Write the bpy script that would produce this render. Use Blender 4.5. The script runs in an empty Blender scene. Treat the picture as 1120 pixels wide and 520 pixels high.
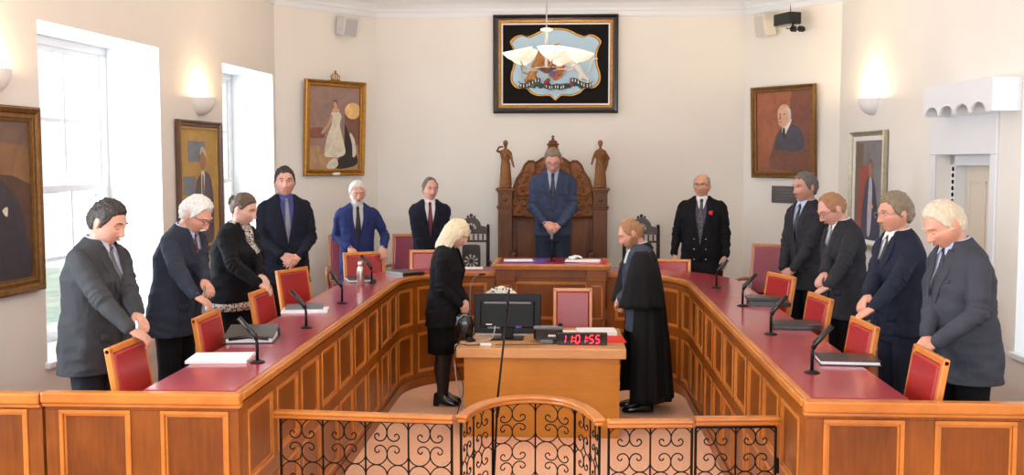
import bpy, math, random
import numpy as np
from mathutils import Vector, Matrix, noise
from mathutils.bvhtree import BVHTree

R = math.radians
PI = math.pi
SC = bpy.context.scene
COL = SC.collection

# ------------------------------------------------------------ camera, light, exposure
F_PX = 1135.0
cam_d = bpy.data.cameras.new('camera')
cam_d.sensor_width = 36.0
cam_d.lens = 36.0 * F_PX / 1120.0
cam_d.clip_start = 0.05
cam = bpy.data.objects.new('camera', cam_d)
COL.objects.link(cam)
cam.location = (0, 0, 2.25)
cam.rotation_euler = (R(90) - math.atan(84 / F_PX), 0, R(3.03))
SC.camera = cam

SC.view_settings.view_transform = 'Standard'
SC.view_settings.look = 'None'
SC.view_settings.gamma = 1.0
SC.view_settings.use_curve_mapping = False
SC.view_settings.exposure = 0.0
SC.cycles.use_denoising = True
SC.cycles.max_bounces = 7
SC.cycles.diffuse_bounces = 4
SC.cycles.glossy_bounces = 3
SC.cycles.transmission_bounces = 6
SC.cycles.transparent_max_bounces = 8
SC.cycles.sample_clamp_indirect = 6.0
SC.cycles.caustics_reflective = False
SC.cycles.caustics_refractive = False

world = bpy.data.worlds.new('overcast_sky')
SC.world = world
world.use_nodes = True
bg = world.node_tree.nodes['Background']
bg.inputs['Color'].default_value = (0.86, 0.93, 1.0, 1)
bg.inputs['Strength'].default_value = 1.5


def area_light(name, loc, target, sx, sy, power, color):
    d = bpy.data.lights.new(name, 'AREA')
    d.shape = 'RECTANGLE'
    d.size, d.size_y = sx, sy
    d.energy = power
    d.color = color
    o = bpy.data.objects.new(name, d)
    COL.objects.link(o)
    o.location = loc
    o.rotation_euler = (Vector(target) - Vector(loc)).to_track_quat('-Z', 'Y').to_euler()
    return o


DAY = (0.80, 0.90, 1.0)
# daylight through each window of the left wall
area_light('daylight_window', (-4.75, 7.95, 2.1), (0, 8.0, 1.2), 1.9, 2.4, 200, DAY)
area_light('daylight_window', (-4.6, 10.95, 2.1), (0, 10.4, 1.2), 1.5, 2.4, 170, DAY)
area_light('daylight_window', (-4.95, 4.4, 2.1), (0, 5.4, 1.2), 1.9, 2.4, 400, DAY)  # lamp of an added window out of view, brightens the right side
area_light('daylight_window', (4.3, 6.85, 2.1), (0, 7.2, 1.2), 1.9, 2.4, 22, DAY)
# added fill light behind the camera
area_light('rear_fill', (0.0, -1.6, 3.1), (0, 9, 1.4), 5.0, 2.0, 230, (0.93, 0.97, 1.0))


def point_light(name, loc, power, color, radius=0.04, parent=None):
    d = bpy.data.lights.new(name, 'POINT')
    d.energy = power
    d.color = color
    d.shadow_soft_size = radius
    o = bpy.data.objects.new(name, d)
    COL.objects.link(o)
    o.location = loc
    if parent is not None:
        o.parent = parent
    return o


# ------------------------------------------------------------ materials
MATS = {}


def hexc(r, g, b):
    f = lambda c: (c / 255 / 12.92) if c / 255 <= 0.04045 else ((c / 255 + 0.055) / 1.055) ** 2.4
    return (f(r), f(g), f(b))


def mat(name, col, rough=0.6, metal=0.0, coat=0.0, var=0.0, vscale=8.0, bump=0.0, bscale=60.0, stretch=(1, 1, 1),
        emit=None, estr=0.0, sheen=0.0, spec=None, distort=0.0, bdist=0.01):
    if name in MATS:
        return MATS[name]
    m = bpy.data.materials.new(name)
    m.use_nodes = True
    nt = m.node_tree
    p = nt.nodes['Principled BSDF']
    p.inputs['Base Color'].default_value = (*col, 1)
    p.inputs['Roughness'].default_value = rough
    p.inputs['Metallic'].default_value = metal
    p.inputs['Coat Weight'].default_value = coat
    p.inputs['Coat Roughness'].default_value = 0.15
    if spec is not None:
        p.inputs['Specular IOR Level'].default_value = spec
    if sheen:
        p.inputs['Sheen Weight'].default_value = sheen
    if emit is not None:
        p.inputs['Emission Color'].default_value = (*emit, 1)
        p.inputs['Emission Strength'].default_value = estr
    tc = nt.nodes.new('ShaderNodeTexCoord')
    mp = nt.nodes.new('ShaderNodeMapping')
    mp.inputs['Scale'].default_value = stretch
    nt.links.new(tc.outputs['Object'], mp.inputs['Vector'])
    if var > 0:
        n = nt.nodes.new('ShaderNodeTexNoise')
        n.inputs['Scale'].default_value = vscale
        n.inputs['Detail'].default_value = 5
        n.inputs['Distortion'].default_value = distort
        nt.links.new(mp.outputs[0], n.inputs['Vector'])
        r = nt.nodes.new('ShaderNodeValToRGB')
        r.color_ramp.elements[0].position = 0.3
        r.color_ramp.elements[1].position = 0.7
        r.color_ramp.elements[0].color = (*[c * (1 - var) for c in col], 1)
        r.color_ramp.elements[1].color = (*[min(1, c * (1 + var)) for c in col], 1)
        nt.links.new(n.outputs['Fac'], r.inputs['Fac'])
        nt.links.new(r.outputs['Color'], p.inputs['Base Color'])
    if bump > 0:
        n = nt.nodes.new('ShaderNodeTexNoise')
        n.inputs['Scale'].default_value = bscale
        n.inputs['Detail'].default_value = 4
        nt.links.new(mp.outputs[0], n.inputs['Vector'])
        b = nt.nodes.new('ShaderNodeBump')
        b.inputs['Strength'].default_value = bump
        b.inputs['Distance'].default_value = bdist
        nt.links.new(n.outputs['Fac'], b.inputs['Height'])
        nt.links.new(b.outputs[0], p.inputs['Normal'])
    MATS[name] = m
    return m


def wood(name, c1, c2, rough=0.35, coat=0.3, stretch=(14, 14, 1.2), scale=3.0, spec=0.5):
    if name in MATS:
        return MATS[name]
    m = bpy.data.materials.new(name)
    m.use_nodes = True
    nt = m.node_tree
    p = nt.nodes['Principled BSDF']
    p.inputs['Roughness'].default_value = rough
    p.inputs['Coat Weight'].default_value = coat
    p.inputs['Coat Roughness'].default_value = 0.2
    p.inputs['Specular IOR Level'].default_value = spec
    tc = nt.nodes.new('ShaderNodeTexCoord')
    mp = nt.nodes.new('ShaderNodeMapping')
    mp.inputs['Scale'].default_value = stretch
    nt.links.new(tc.outputs['Object'], mp.inputs['Vector'])
    n = nt.nodes.new('ShaderNodeTexNoise')
    n.inputs['Scale'].default_value = scale
    n.inputs['Detail'].default_value = 8
    n.inputs['Roughness'].default_value = 0.65
    n.inputs['Distortion'].default_value = 0.6
    nt.links.new(mp.outputs[0], n.inputs['Vector'])
    n2 = nt.nodes.new('ShaderNodeTexNoise')
    n2.inputs['Scale'].default_value = 2.5
    n2.inputs['Detail'].default_value = 3
    nt.links.new(tc.outputs['Object'], n2.inputs['Vector'])
    mx = nt.nodes.new('ShaderNodeMath')
    mx.operation = 'MULTIPLY_ADD'
    mx.inputs[1].default_value = 0.6
    nt.links.new(n2.outputs['Fac'], mx.inputs[0])
    ms = nt.nodes.new('ShaderNodeMath')
    ms.operation = 'MULTIPLY'
    ms.inputs[1].default_value = 0.5
    nt.links.new(n.outputs['Fac'], ms.inputs[0])
    nt.links.new(ms.outputs[0], mx.inputs[2])
    r = nt.nodes.new('ShaderNodeValToRGB')
    r.color_ramp.elements[0].position = 0.36
    r.color_ramp.elements[1].position = 0.74
    r.color_ramp.elements[0].color = (*c1, 1)
    r.color_ramp.elements[1].color = (*c2, 1)
    nt.links.new(mx.outputs[0], r.inputs['Fac'])
    nt.links.new(r.outputs['Color'], p.inputs['Base Color'])
    b = nt.nodes.new('ShaderNodeBump')
    b.inputs['Strength'].default_value = 0.12
    b.inputs['Distance'].default_value = 0.004
    nt.links.new(n.outputs['Fac'], b.inputs['Height'])
    nt.links.new(b.outputs[0], p.inputs['Normal'])
    MATS[name] = m
    return m


def glass(name, col=(1, 1, 1), rough=0.0, alpha=0.12):
    m = bpy.data.materials.new(name)
    m.use_nodes = True
    nt = m.node_tree
    out = nt.nodes['Material Output']
    tr = nt.nodes.new('ShaderNodeBsdfTransparent')
    gl = nt.nodes.new('ShaderNodeBsdfGlossy')
    gl.inputs['Roughness'].default_value = 0.02
    mx = nt.nodes.new('ShaderNodeMixShader')
    mx.inputs[0].default_value = alpha
    nt.links.new(tr.outputs[0], mx.inputs[1])
    nt.links.new(gl.outputs[0], mx.inputs[2])
    nt.links.new(mx.outputs[0], out.inputs[0])
    return m


def spots(name, c_bg, c_dot, scale, thr=0.35, rough=0.7, feature='VOR'):
    """a printed pattern of dots or blotches"""
    m = bpy.data.materials.new(name)
    m.use_nodes = True
    nt = m.node_tree
    p = nt.nodes['Principled BSDF']
    p.inputs['Roughness'].default_value = rough
    tc = nt.nodes.new('ShaderNodeTexCoord')
    v = nt.nodes.new('ShaderNodeTexVoronoi' if feature == 'VOR' else 'ShaderNodeTexNoise')
    v.inputs['Scale'].default_value = scale
    nt.links.new(tc.outputs['Object'], v.inputs['Vector'])
    r = nt.nodes.new('ShaderNodeValToRGB')
    r.color_ramp.interpolation = 'CONSTANT'
    r.color_ramp.elements[0].position = 0.0
    r.color_ramp.elements[1].position = thr
    r.color_ramp.elements[0].color = (*c_dot, 1)
    r.color_ramp.elements[1].color = (*c_bg, 1)
    nt.links.new(v.outputs['Distance' if feature == 'VOR' else 'Fac'], r.inputs['Fac'])
    nt.links.new(r.outputs['Color'], p.inputs['Base Color'])
    MATS[name] = m
    return m


WALL = mat('cream_wall_paint', hexc(233, 228, 219), 0.85, bump=0.05, bscale=30, var=0.02, vscale=1.5)
WHITE = mat('white_gloss_paint', hexc(228, 230, 232), 0.45)
REVEAL = mat('white_reveal_paint', hexc(236, 238, 238), 0.8)
CEIL = mat('ceiling_paint', hexc(244, 244, 244), 0.9)
CARPET = mat('dusty_pink_carpet', hexc(240, 188, 154), 0.95, var=0.08, vscale=40, bump=0.3, bscale=300)
CARPET2 = mat('dais_carpet', hexc(150, 92, 72), 0.95, var=0.08, vscale=40, bump=0.3, bscale=300)
OAK = wood('varnished_brown_oak', hexc(104, 50, 8), hexc(150, 82, 22), 0.33, 0.12, spec=.35)
OAKP = wood('varnished_oak_panel', hexc(92, 44, 6), hexc(138, 72, 16), 0.32, 0.12, spec=.35)
OAKL = wood('honey_oak_edge', hexc(168, 94, 28), hexc(204, 128, 50), 0.30, 0.2, stretch=(3, 3, 3))
TABLE = wood('light_oak_table', hexc(170, 104, 16), hexc(198, 128, 32), 0.38, 0.2, stretch=(1.2, 10, 10))
TABLET = wood('light_oak_table_top', hexc(186, 128, 74), hexc(214, 160, 106), 0.35, 0.25, stretch=(1.2, 10, 10))
CHAIRW = wood('honey_chair_wood', hexc(196, 110, 40), hexc(226, 146, 66), 0.32, 0.3, stretch=(8, 8, 2))
ARMW = wood('reddish_armchair_wood', hexc(150, 84, 46), hexc(190, 120, 74), 0.3, 0.3, stretch=(8, 8, 2))
THRONE = wood('carved_throne_oak', hexc(66, 32, 8), hexc(124, 70, 24), 0.42, 0.08, spec=.3)
DARKW = wood('dark_carved_oak', hexc(34, 24, 20), hexc(72, 54, 44), 0.4, 0.2)
LEATHER = mat('red_desk_leather', hexc(164, 34, 52), 0.36, coat=0.9, var=0.10, vscale=3, bump=0.08, bscale=220)
REDV = mat('red_chair_leather', hexc(160, 30, 32), 0.36, coat=0.2, var=0.06, vscale=5, bump=0.10, bscale=25)
MAROON = mat('maroon_armchair_leather', hexc(118, 32, 54), 0.34, coat=0.25, var=0.06, vscale=5, bump=0.08, bscale=25)
IRON = mat('black_wrought_iron', hexc(22, 20, 20), 0.38, 0.7)
BLACKP = mat('black_plastic', hexc(13, 13, 15), 0.42, spec=.25)
BLACKG = mat('black_gloss_plastic', hexc(14, 14, 16), 0.18)
BLACKL = mat('black_folder_leather', hexc(22, 20, 21), 0.33, coat=0.2, bump=0.1, bscale=200)
GREYP = mat('grey_plastic', hexc(110, 112, 116), 0.5)
PAPER = mat('white_paper', hexc(236, 236, 238), 0.8)
GOLD = mat('gilded_frame', hexc(168, 120, 52), 0.38, 0.75, var=0.2, vscale=25, bump=0.25, bscale=60)
GOLDD = mat('aged_gilt', hexc(120, 84, 40), 0.5, 0.5, var=0.25, vscale=25, bump=0.25, bscale=60)
STEEL = mat('brushed_steel', hexc(190, 180, 170), 0.3, 0.95)
CHROME = mat('chrome', hexc(200, 200, 205), 0.15, 1.0)
PLASTER = mat('white_plaster', hexc(236, 232, 228), 0.7)
SKINS = {}


def skin(key, rgb):
    if key not in SKINS:
        m = mat('skin_' + key, hexc(*rgb), 0.48, var=0.07, vscale=14, bump=0.1, bscale=120, bdist=0.003)
        p = m.node_tree.nodes['Principled BSDF']
        p.inputs['Subsurface Weight'].default_value = 0.04
        p.inputs['Subsurface Radius'].default_value = (0.012, 0.005, 0.003)
        SKINS[key] = m
    return SKINS[key]


# ------------------------------------------------------------ mesh helpers
class MB:
    def __init__(self):
        self.v = []
        self.f = []

    def add(self, vs, fs):
        o = len(self.v)
        self.v += [tuple(p) for p in vs]
        self.f += [tuple(i + o for i in f) for f in fs]
        return self

    def box(self, x0, x1, y0, y1, z0, z1, m=None):
        vs = [Vector(p) for p in ((x0, y0, z0), (x1, y0, z0), (x1, y1, z0), (x0, y1, z0), (x0, y0, z1), (x1, y0, z1), (x1, y1, z1), (x0, y1, z1))]
        if m is not None:
            vs = [m @ p for p in vs]
        return self.add(vs, [(0, 3, 2, 1), (4, 5, 6, 7), (0, 1, 5, 4), (1, 2, 6, 5), (2, 3, 7, 6), (3, 0, 4, 7)])

    def prism(self, pts, h, m=None):
        """pts: 2D outline (x, y) counter-clockwise, extruded z 0..h, then m"""
        n = len(pts)
        vs = [Vector((x, y, 0)) for x, y in pts] + [Vector((x, y, h)) for x, y in pts]
        if m is not None:
            vs = [m @ p for p in vs]
        return self.add(vs, [tuple(range(n - 1, -1, -1)), tuple(range(n, 2 * n))] + [(i, (i + 1) % n, n + (i + 1) % n, n + i) for i in range(n)])

    def rings(self, rings, cap=True, closed=True):
        n = len(rings[0])
        vs = [p for r in rings for p in r]
        fs = []
        for k in range(len(rings) - 1):
            for i in range(n if closed else n - 1):
                j = (i + 1) % n
                fs.append((k * n + i, k * n + j, (k + 1) * n + j, (k + 1) * n + i))
        if cap:
            fs.append(tuple(range(n - 1, -1, -1)))
            fs.append(tuple(range((len(rings) - 1) * n, len(rings) * n)))
        return self.add(vs, fs)

    def tube(self, path, rad, n=10, cap=True, flat=None, up=None):
        """path of points; rad: number or list; flat=(a,b) multiplies the two cross axes"""
        path = [Vector(p) for p in path]
        m = len(path)
        if not isinstance(rad, (list, tuple)):
            rad = [rad] * m
        fa, fb = flat or (1, 1)
        t = [(path[min(i + 1, m - 1)] - path[max(i - 1, 0)]).normalized() for i in range(m)]
        u = Vector(up) if up is not None else (Vector((0, 0, 1)) if abs(t[0].z) < 0.9 else Vector((1, 0, 0)))
        rs = []
        for i in range(m):
            a = u.cross(t[i])
            if a.length < 1e-6:
                a = Vector((1, 0, 0)).cross(t[i])
            a.normalize()
            b = t[i].cross(a).normalized()
            u = b if up is None else Vector(up)
            rs.append([path[i] + (a * math.cos(2 * PI * k / n) * fa + b * math.sin(2 * PI * k / n) * fb) * rad[i] for k in range(n)])
        return self.rings(rs, cap)

    def capsule(self, path, rad, n=10, flat=None, up=None):
        """a tube with rounded ends"""
        path = [Vector(p) for p in path]
        if not isinstance(rad, (list, tuple)):
            rad = [rad] * len(path)
        d0 = (path[0] - path[1]).normalized()
        d1 = (path[-1] - path[-2]).normalized()
        p, r = [], []
        for a in (88, 60, 30):
            p.append(path[0] + d0 * rad[0] * math.sin(R(a)) * 0.9)
            r.append(rad[0] * math.cos(R(a)))
        p += path
        r += list(rad)
        for a in (30, 60, 88):
            p.append(path[-1] + d1 * rad[-1] * math.sin(R(a)) * 0.9)
            r.append(rad[-1] * math.cos(R(a)))
        return self.tube(p, r, n, True, flat, up)

    def ball(self, c, r, n=16, m=None):
        rx, ry, rz = r if isinstance(r, (tuple, list)) else (r, r, r)
        rs = []
        for k in range(n // 2 + 1):
            a = -PI / 2 + PI * (k / (n // 2)) * 0.998 + 0.001 * PI
            rs.append([Vector((rx * math.cos(a) * math.cos(2 * PI * i / n), ry * math.cos(a) * math.sin(2 * PI * i / n), rz * math.sin(a))) for i in range(n)])
        c = Vector(c)
        rs = [[(m @ p if m is not None else p) + c for p in r_] for r_ in rs]
        return self.rings(rs)

    def lathe(self, prof, c=(0, 0, 0), n=20, cap=True, m=None):
        c = Vector(c)
        rs = [[Vector((r * math.cos(2 * PI * i / n), r * math.sin(2 * PI * i / n), z)) for i in range(n)] for r, z in prof]
        rs = [[(m @ p if m is not None else p) + c for p in r_] for r_ in rs]
        return self.rings(rs, cap)

    def xf(self, m):
        self.v = [tuple(m @ Vector(p)) for p in self.v]
        return self

    def build(self, name, material, parent=None, smooth=False, bevel=0.0, solid=0.0, sub=0):
        me = bpy.data.meshes.new(name)
        me.from_pydata(self.v, [], self.f)
        return link(name, me, material, parent, smooth, bevel, solid, sub)


def link(name, me, material, parent=None, smooth=False, bevel=0.0, solid=0.0, sub=0):
    if isinstance(material, (list, tuple)):
        for m_ in material:
            me.materials.append(m_)
    elif material is not None:
        me.materials.append(material)
    if smooth:
        me.polygons.foreach_set('use_smooth', [True] * len(me.polygons))
    me.update()
    o = bpy.data.objects.new(name, me)
    COL.objects.link(o)
    if parent is not None:
        o.parent = parent
    if solid:
        s = o.modifiers.new('solid', 'SOLIDIFY')
        s.thickness = solid
        s.offset = 0
    if bevel:
        b = o.modifiers.new('bevel', 'BEVEL')
        b.width = bevel
        b.segments = 2
        b.limit_method = 'ANGLE'
        b.harden_normals = False
    if sub:
        s = o.modifiers.new('sub', 'SUBSURF')
        s.levels = s.render_levels = sub
    return o


def remesh(mb, voxel, smooth=4, factor=0.5):
    me = bpy.data.meshes.new('tmp')
    me.from_pydata(mb.v, [], mb.f)
    o = bpy.data.objects.new('tmp', me)
    COL.objects.link(o)
    r = o.modifiers.new('r', 'REMESH')
    r.mode = 'VOXEL'
    r.voxel_size = voxel
    r.adaptivity = 0.0
    if smooth:
        s = o.modifiers.new('s', 'SMOOTH')
        s.iterations = smooth
        s.factor = factor
    dg = bpy.context.evaluated_depsgraph_get()
    out = bpy.data.meshes.new_from_object(o.evaluated_get(dg))
    bpy.data.objects.remove(o)
    bpy.data.meshes.remove(me)
    return out


def thing(name, label, cat, loc=(0, 0, 0), rz=0.0, group=None, scale=1.0):
    o = bpy.data.objects.new(name, None)
    COL.objects.link(o)
    o.empty_display_size = 0.1
    o.location = loc
    o.rotation_euler = (0, 0, rz)
    o.scale = (scale, scale, scale)
    return tag(o, label, cat, group)


def tag(o, label, cat, group=None):
    o['label'] = label
    o['category'] = cat
    if group:
        o['group'] = group
    return o


def structure(o):
    o['kind'] = 'structure'
    return o


def copy_tree(o, parent=None):
    c = o.copy()
    COL.objects.link(c)
    c.parent = parent
    for ch in list(o.children):
        copy_tree(ch, c)
    return c


def place(proto, used, loc, rz, label, group=None):
    o = proto if not used else copy_tree(proto)
    o.location = loc
    o.rotation_euler = (0, 0, rz)
    o['label'] = label
    if group:
        o['group'] = group
    return o


def smooth_poly(pts, k=4):
    """closed Catmull-Rom through 2D points"""
    n = len(pts)
    out = []
    for i in range(n):
        p0, p1, p2, p3 = [Vector(pts[(i + j - 1) % n]) for j in range(4)]
        for s in range(k):
            t = s / k
            out.append(0.5 * ((2 * p1) + (p2 - p0) * t + (2 * p0 - 5 * p1 + 4 * p2 - p3) * t * t + (3 * p1 - p0 - 3 * p2 + p3) * t ** 3))
    return [tuple(p) for p in out]


def spline(pts, k=6):
    n = len(pts)
    P = [Vector(p) for p in pts]
    out = []
    for i in range(n - 1):
        p0, p1, p2, p3 = P[max(i - 1, 0)], P[i], P[i + 1], P[min(i + 2, n - 1)]
        for s in range(k):
            t = s / k
            out.append(0.5 * ((2 * p1) + (p2 - p0) * t + (2 * p0 - 5 * p1 + 4 * p2 - p3) * t * t + (3 * p1 - p0 - 3 * p2 + p3) * t ** 3))
    out.append(P[-1])
    return out


def wall_frame(px, py, ang):
    """frame on a wall: x runs along the wall (to the viewer's right), z up, -y out of the wall"""
    return Matrix.Translation((px, py, 0)) @ Matrix.Rotation(ang, 4, 'Z')


# ------------------------------------------------------------ the room
DZ = 0.35          # level of the councillors' floor above the well
HC = 4.25          # ceiling
LW = lambda y: -3.3 - 0.07 * (11.67 - y)      # left wall, x at y
RW = lambda y: 3.02 + 0.07 * (11.76 - y)      # right wall, x at y


def wall_with_holes(name, a, b, t, holes, z1=HC, side=1):
    """wall from a to b (2D), thickness t to the outside, holes = (s0, s1, z0, z1) along it"""
    a, b = Vector(a), Vector(b)
    L = (b - a).length
    d = (b - a) / L
    n = Vector((-d.y, d.x)) * side
    mb = MB()
    m = Matrix(((d.x, n.x, 0, a.x), (d.y, n.y, 0, a.y), (0, 0, 1, 0), (0, 0, 0, 1)))
    s = 0.0
    for s0, s1, h0, h1 in sorted(holes):
        mb.box(s, s0, 0, t, 0, z1, m)
        mb.box(s0, s1, 0, t, 0, h0, m)
        mb.box(s0, s1, 0, t, h1, z1, m)
        s = s1
    mb.box(s, L, 0, t, 0, z1, m)
    return structure(mb.build(name, WALL)), m


def make_window(n, m, s0, s1, z0, z1, t):
    """sash window at the outer side of its opening, with white plastered reveals"""
    w = s1 - s0
    mb = MB()
    mb.box(s0, s1, t - 0.10, t - 0.03, z0, z0 + 0.07, m)
    mb.box(s0, s1, t - 0.10, t - 0.03, z1 - 0.07, z1, m)
    mb.box(s0, s0 + 0.09, t - 0.10, t - 0.03, z0 + 0.07, z1 - 0.07, m)
    mb.box(s1 - 0.09, s1, t - 0.10, t - 0.03, z0 + 0.07, z1 - 0.07, m)
    o = structure(mb.build('window_%d' % n, WHITE, bevel=0.008))
    zm = (z0 + z1) / 2
    for k, (za, zb, y) in enumerate(((z0 + 0.07, zm + 0.03, t - 0.10), (zm - 0.03, z1 - 0.07, t - 0.06))):
        s = MB()
        a0, a1 = s0 + 0.09, s1 - 0.09
        s.box(a0, a1, y - 0.02, y + 0.02, za, za + 0.05, m)
        s.box(a0, a1, y - 0.02, y + 0.02, zb - 0.05, zb, m)
        s.box(a0, a0 + 0.05, y - 0.02, y + 0.02, za + 0.05, zb - 0.05, m)
        s.box(a1 - 0.05, a1, y - 0.02, y + 0.02, za + 0.05, zb - 0.05, m)
        for q in (1, 2):
            xx = a0 + (a1 - a0) * q / 3
            s.box(xx - 0.016, xx + 0.016, y - 0.014, y + 0.014, za + 0.05, zb - 0.05, m)
        zz = (za + zb) / 2
        s.box(a0 + 0.05, a1 - 0.05, y - 0.013, y + 0.013, zz - 0.016, zz + 0.016, m)
        f = s.build('sash', WHITE, o)
        g = MB().box(a0 + 0.05, a1 - 0.05, y - 0.003, y + 0.003, za + 0.05, zb - 0.05, m)
        g.build('pane', GLASS, f)
    r = MB()
    e = 0.004
    r.box(s0, s0 + e, 0.0, t - 0.10, z0 + e, z1 - e, m)
    r.box(s1 - e, s1, 0.0, t - 0.10, z0 + e, z1 - e, m)
    r.box(s0, s1, 0.0, t - 0.10, z1 - e, z1, m)
    r.box(s0, s1, 0.0, t - 0.10, z0, z0 + e, m)
    r.build('window_reveal', REVEAL, o)
    MB().box(s0 - 0.03, s1 + 0.03, -0.035, 0.05, z0 - 0.035, z0 + 0.012, m).build('window_sill', WHITE, o, bevel=0.008)
    return o


GLASS = glass('window_glass')

# left wall: s runs from the far corner towards the viewer
LA, LB = (-3.3, 11.67), (LW(-1.0), -1.0)
kL = math.sqrt(1 + 0.07 ** 2)
sl = lambda y: (11.67 - y) * kL
wl = [(sl(11.60), sl(10.17)), (sl(8.82), sl(7.0)), (sl(5.3), sl(3.5)), (sl(2.2), sl(0.4))]  # last two windows are out of view, added to let light in
# direction a->b points to the viewer (-y); outside is -x, i.e. to its right
_, mL = wall_with_holes('wall_left', LA, LB, 0.58, [(a, b, 0.83, 3.22) for a, b in wl], side=-1)
for i, (a, b) in enumerate(wl):
    make_window(i + 1, mL, a, b, 0.83, 3.22, 0.58)
RA, RB = (3.02, 11.76), (RW(-1.0), -1.0)
sr = lambda y: (11.76 - y) * kL
_, mR = wall_with_holes('wall_right', RA, RB, 0.5, [(sr(9.2), sr(8.2), 0.0, 2.30), (sr(7.76), sr(5.9), 0.83, 3.22)], side=1)
make_window(5, mR, sr(7.76), sr(5.9), 0.83, 3.22, 0.5)
wall_with_holes('wall_back', (-2.35, 12.8), (2.15, 12.8), 0.3, [])
wall_with_holes('wall_back_left', (-3.3, 11.67), (-2.35, 12.8), 0.3, [])
wall_with_holes('wall_back_right', (2.15, 12.8), (3.02, 11.76), 0.3, [])
structure(MB().box(-5.2, 5.2, -1.5, 13.4, HC, HC + 0.12).build('ceiling', CEIL))
structure(MB().box(-5.2, 5.2, -1.5, 13.4, -0.2, 0.0).build('floor', CARPET))

# raised floor the councillors stand on (its inner edge hides under the desks)
dl = MB()
pl = [(-1.72, 4.98), (-1.72, 9.7), (-1.4, 10.5), (-0.9, 10.70), (0.55, 10.70), (1.0, 10.5), (1.26, 9.7), (1.26, 4.98), (RW(4.98), 4.98), (RW(11.76), 11.76), (2.15, 12.8), (-2.35, 12.8), (-3.3, 11.67), (LW(4.98), 4.98)]
dl.prism(pl[::-1], DZ)
structure(dl.build('floor_dais', CARPET2))
structure(MB().box(-1.15, 0.85, 11.35, 12.78, DZ, 0.50).build('floor_platform', CARPET2))

# cornice along the walls
corner = [Vector((LW(-1), -1.0)), Vector((-3.3, 11.67)), Vector((-2.35, 12.8)), Vector((2.15, 12.8)), Vector((3.02, 11.76)), Vector((RW(-1), -1.0))]


def mitred(offset):
    out = []
    for i, p in enumerate(corner):
        ns = []
        if i > 0:
            d = (corner[i] - corner[i - 1]).normalized()
            ns.append(Vector((d.y, -d.x)))
        if i < len(corner) - 1:
            d = (corner[i + 1] - corner[i]).normalized()
            ns.append(Vector((d.y, -d.x)))
        n = sum(ns, Vector((0, 0)))
        n = n / n.length_squared * len(ns) if len(ns) == 1 else n * 2 / n.length_squared
        out.append(p + n * offset)
    return out


prof = [(0.0, 4.00), (0.02, 4.00), (0.025, 4.06), (0.04, 4.065), (0.05, 4.10), (0.09, 4.15), (0.15, 4.185), (0.16, 4.21), (0.20, 4.215), (0.20, 4.25), (0.0, 4.25)]
cm = MB()
rows = [mitred(o) for o, z in prof]
cm.rings([[(rows[k][i].x, rows[k][i].y, prof[k][1]) for k in range(len(prof))] for i in range(len(corner))])
structure(cm.build('trim_1', WHITE))

# skirting
for nm, a, b in (('baseboard_back', (-2.35, 12.8), (2.15, 12.8)),):
    structure(MB().box(a[0], b[0], 12.775, 12.8, DZ, DZ + 0.15).build(nm, WHITE))

# trees outside the left windows
LEAF = mat('pale_green_leaves', hexc(170, 200, 150), 0.7, var=0.25, vscale=6)
BARK = mat('grey_bark', hexc(110, 100, 90), 0.9, var=0.2, vscale=12)
rnd = random.Random(3)


def tree(loc, h, r, label, seed):
    q = random.Random(seed)
    t = thing('tree', label, 'tree', loc, 0)
    MB().tube([(0, 0, 0), (0.05, 0, h * 0.4), (0, 0.05, h * 0.85)], [0.12, 0.09, 0.04], 8).build('trunk', BARK, t, True)
    mb = MB()
    for k in range(700):
        a, b, rr = q.uniform(0, 2 * PI), q.uniform(-1, 1), r * q.uniform(0.4, 1) ** 0.5
        c = Vector((rr * math.cos(a) * math.sqrt(1 - b * b), rr * math.sin(a) * math.sqrt(1 - b * b), h * 0.65 + rr * b * 1.1))
        u = Vector((q.uniform(-1, 1), q.uniform(-1, 1), q.uniform(-1, 1))).normalized()
        w = u.orthogonal().normalized()
        x = u.cross(w)
        s = q.uniform(0.08, 0.16)
        mb.add([c - w * s, c + x * s * 0.5, c + w * s, c - x * s * 0.5], [(0, 1, 2, 3)])
    mb.build('foliage', LEAF, t)


structure(MB().box(-22, LW(-1) - 0.7, -6, 26, -0.7, -0.5).build('ground', mat('pale_grass', hexc(214, 226, 204), 0.9, var=0.2, vscale=3)))
tree((-9.5, 15.6, -0.5), 3.3, 1.3, 'pale green tree outside the nearer left window', 1)
tree((-9.0, 22.5, -0.5), 3.2, 1.3, 'pale green tree outside the far left window', 2)

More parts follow.
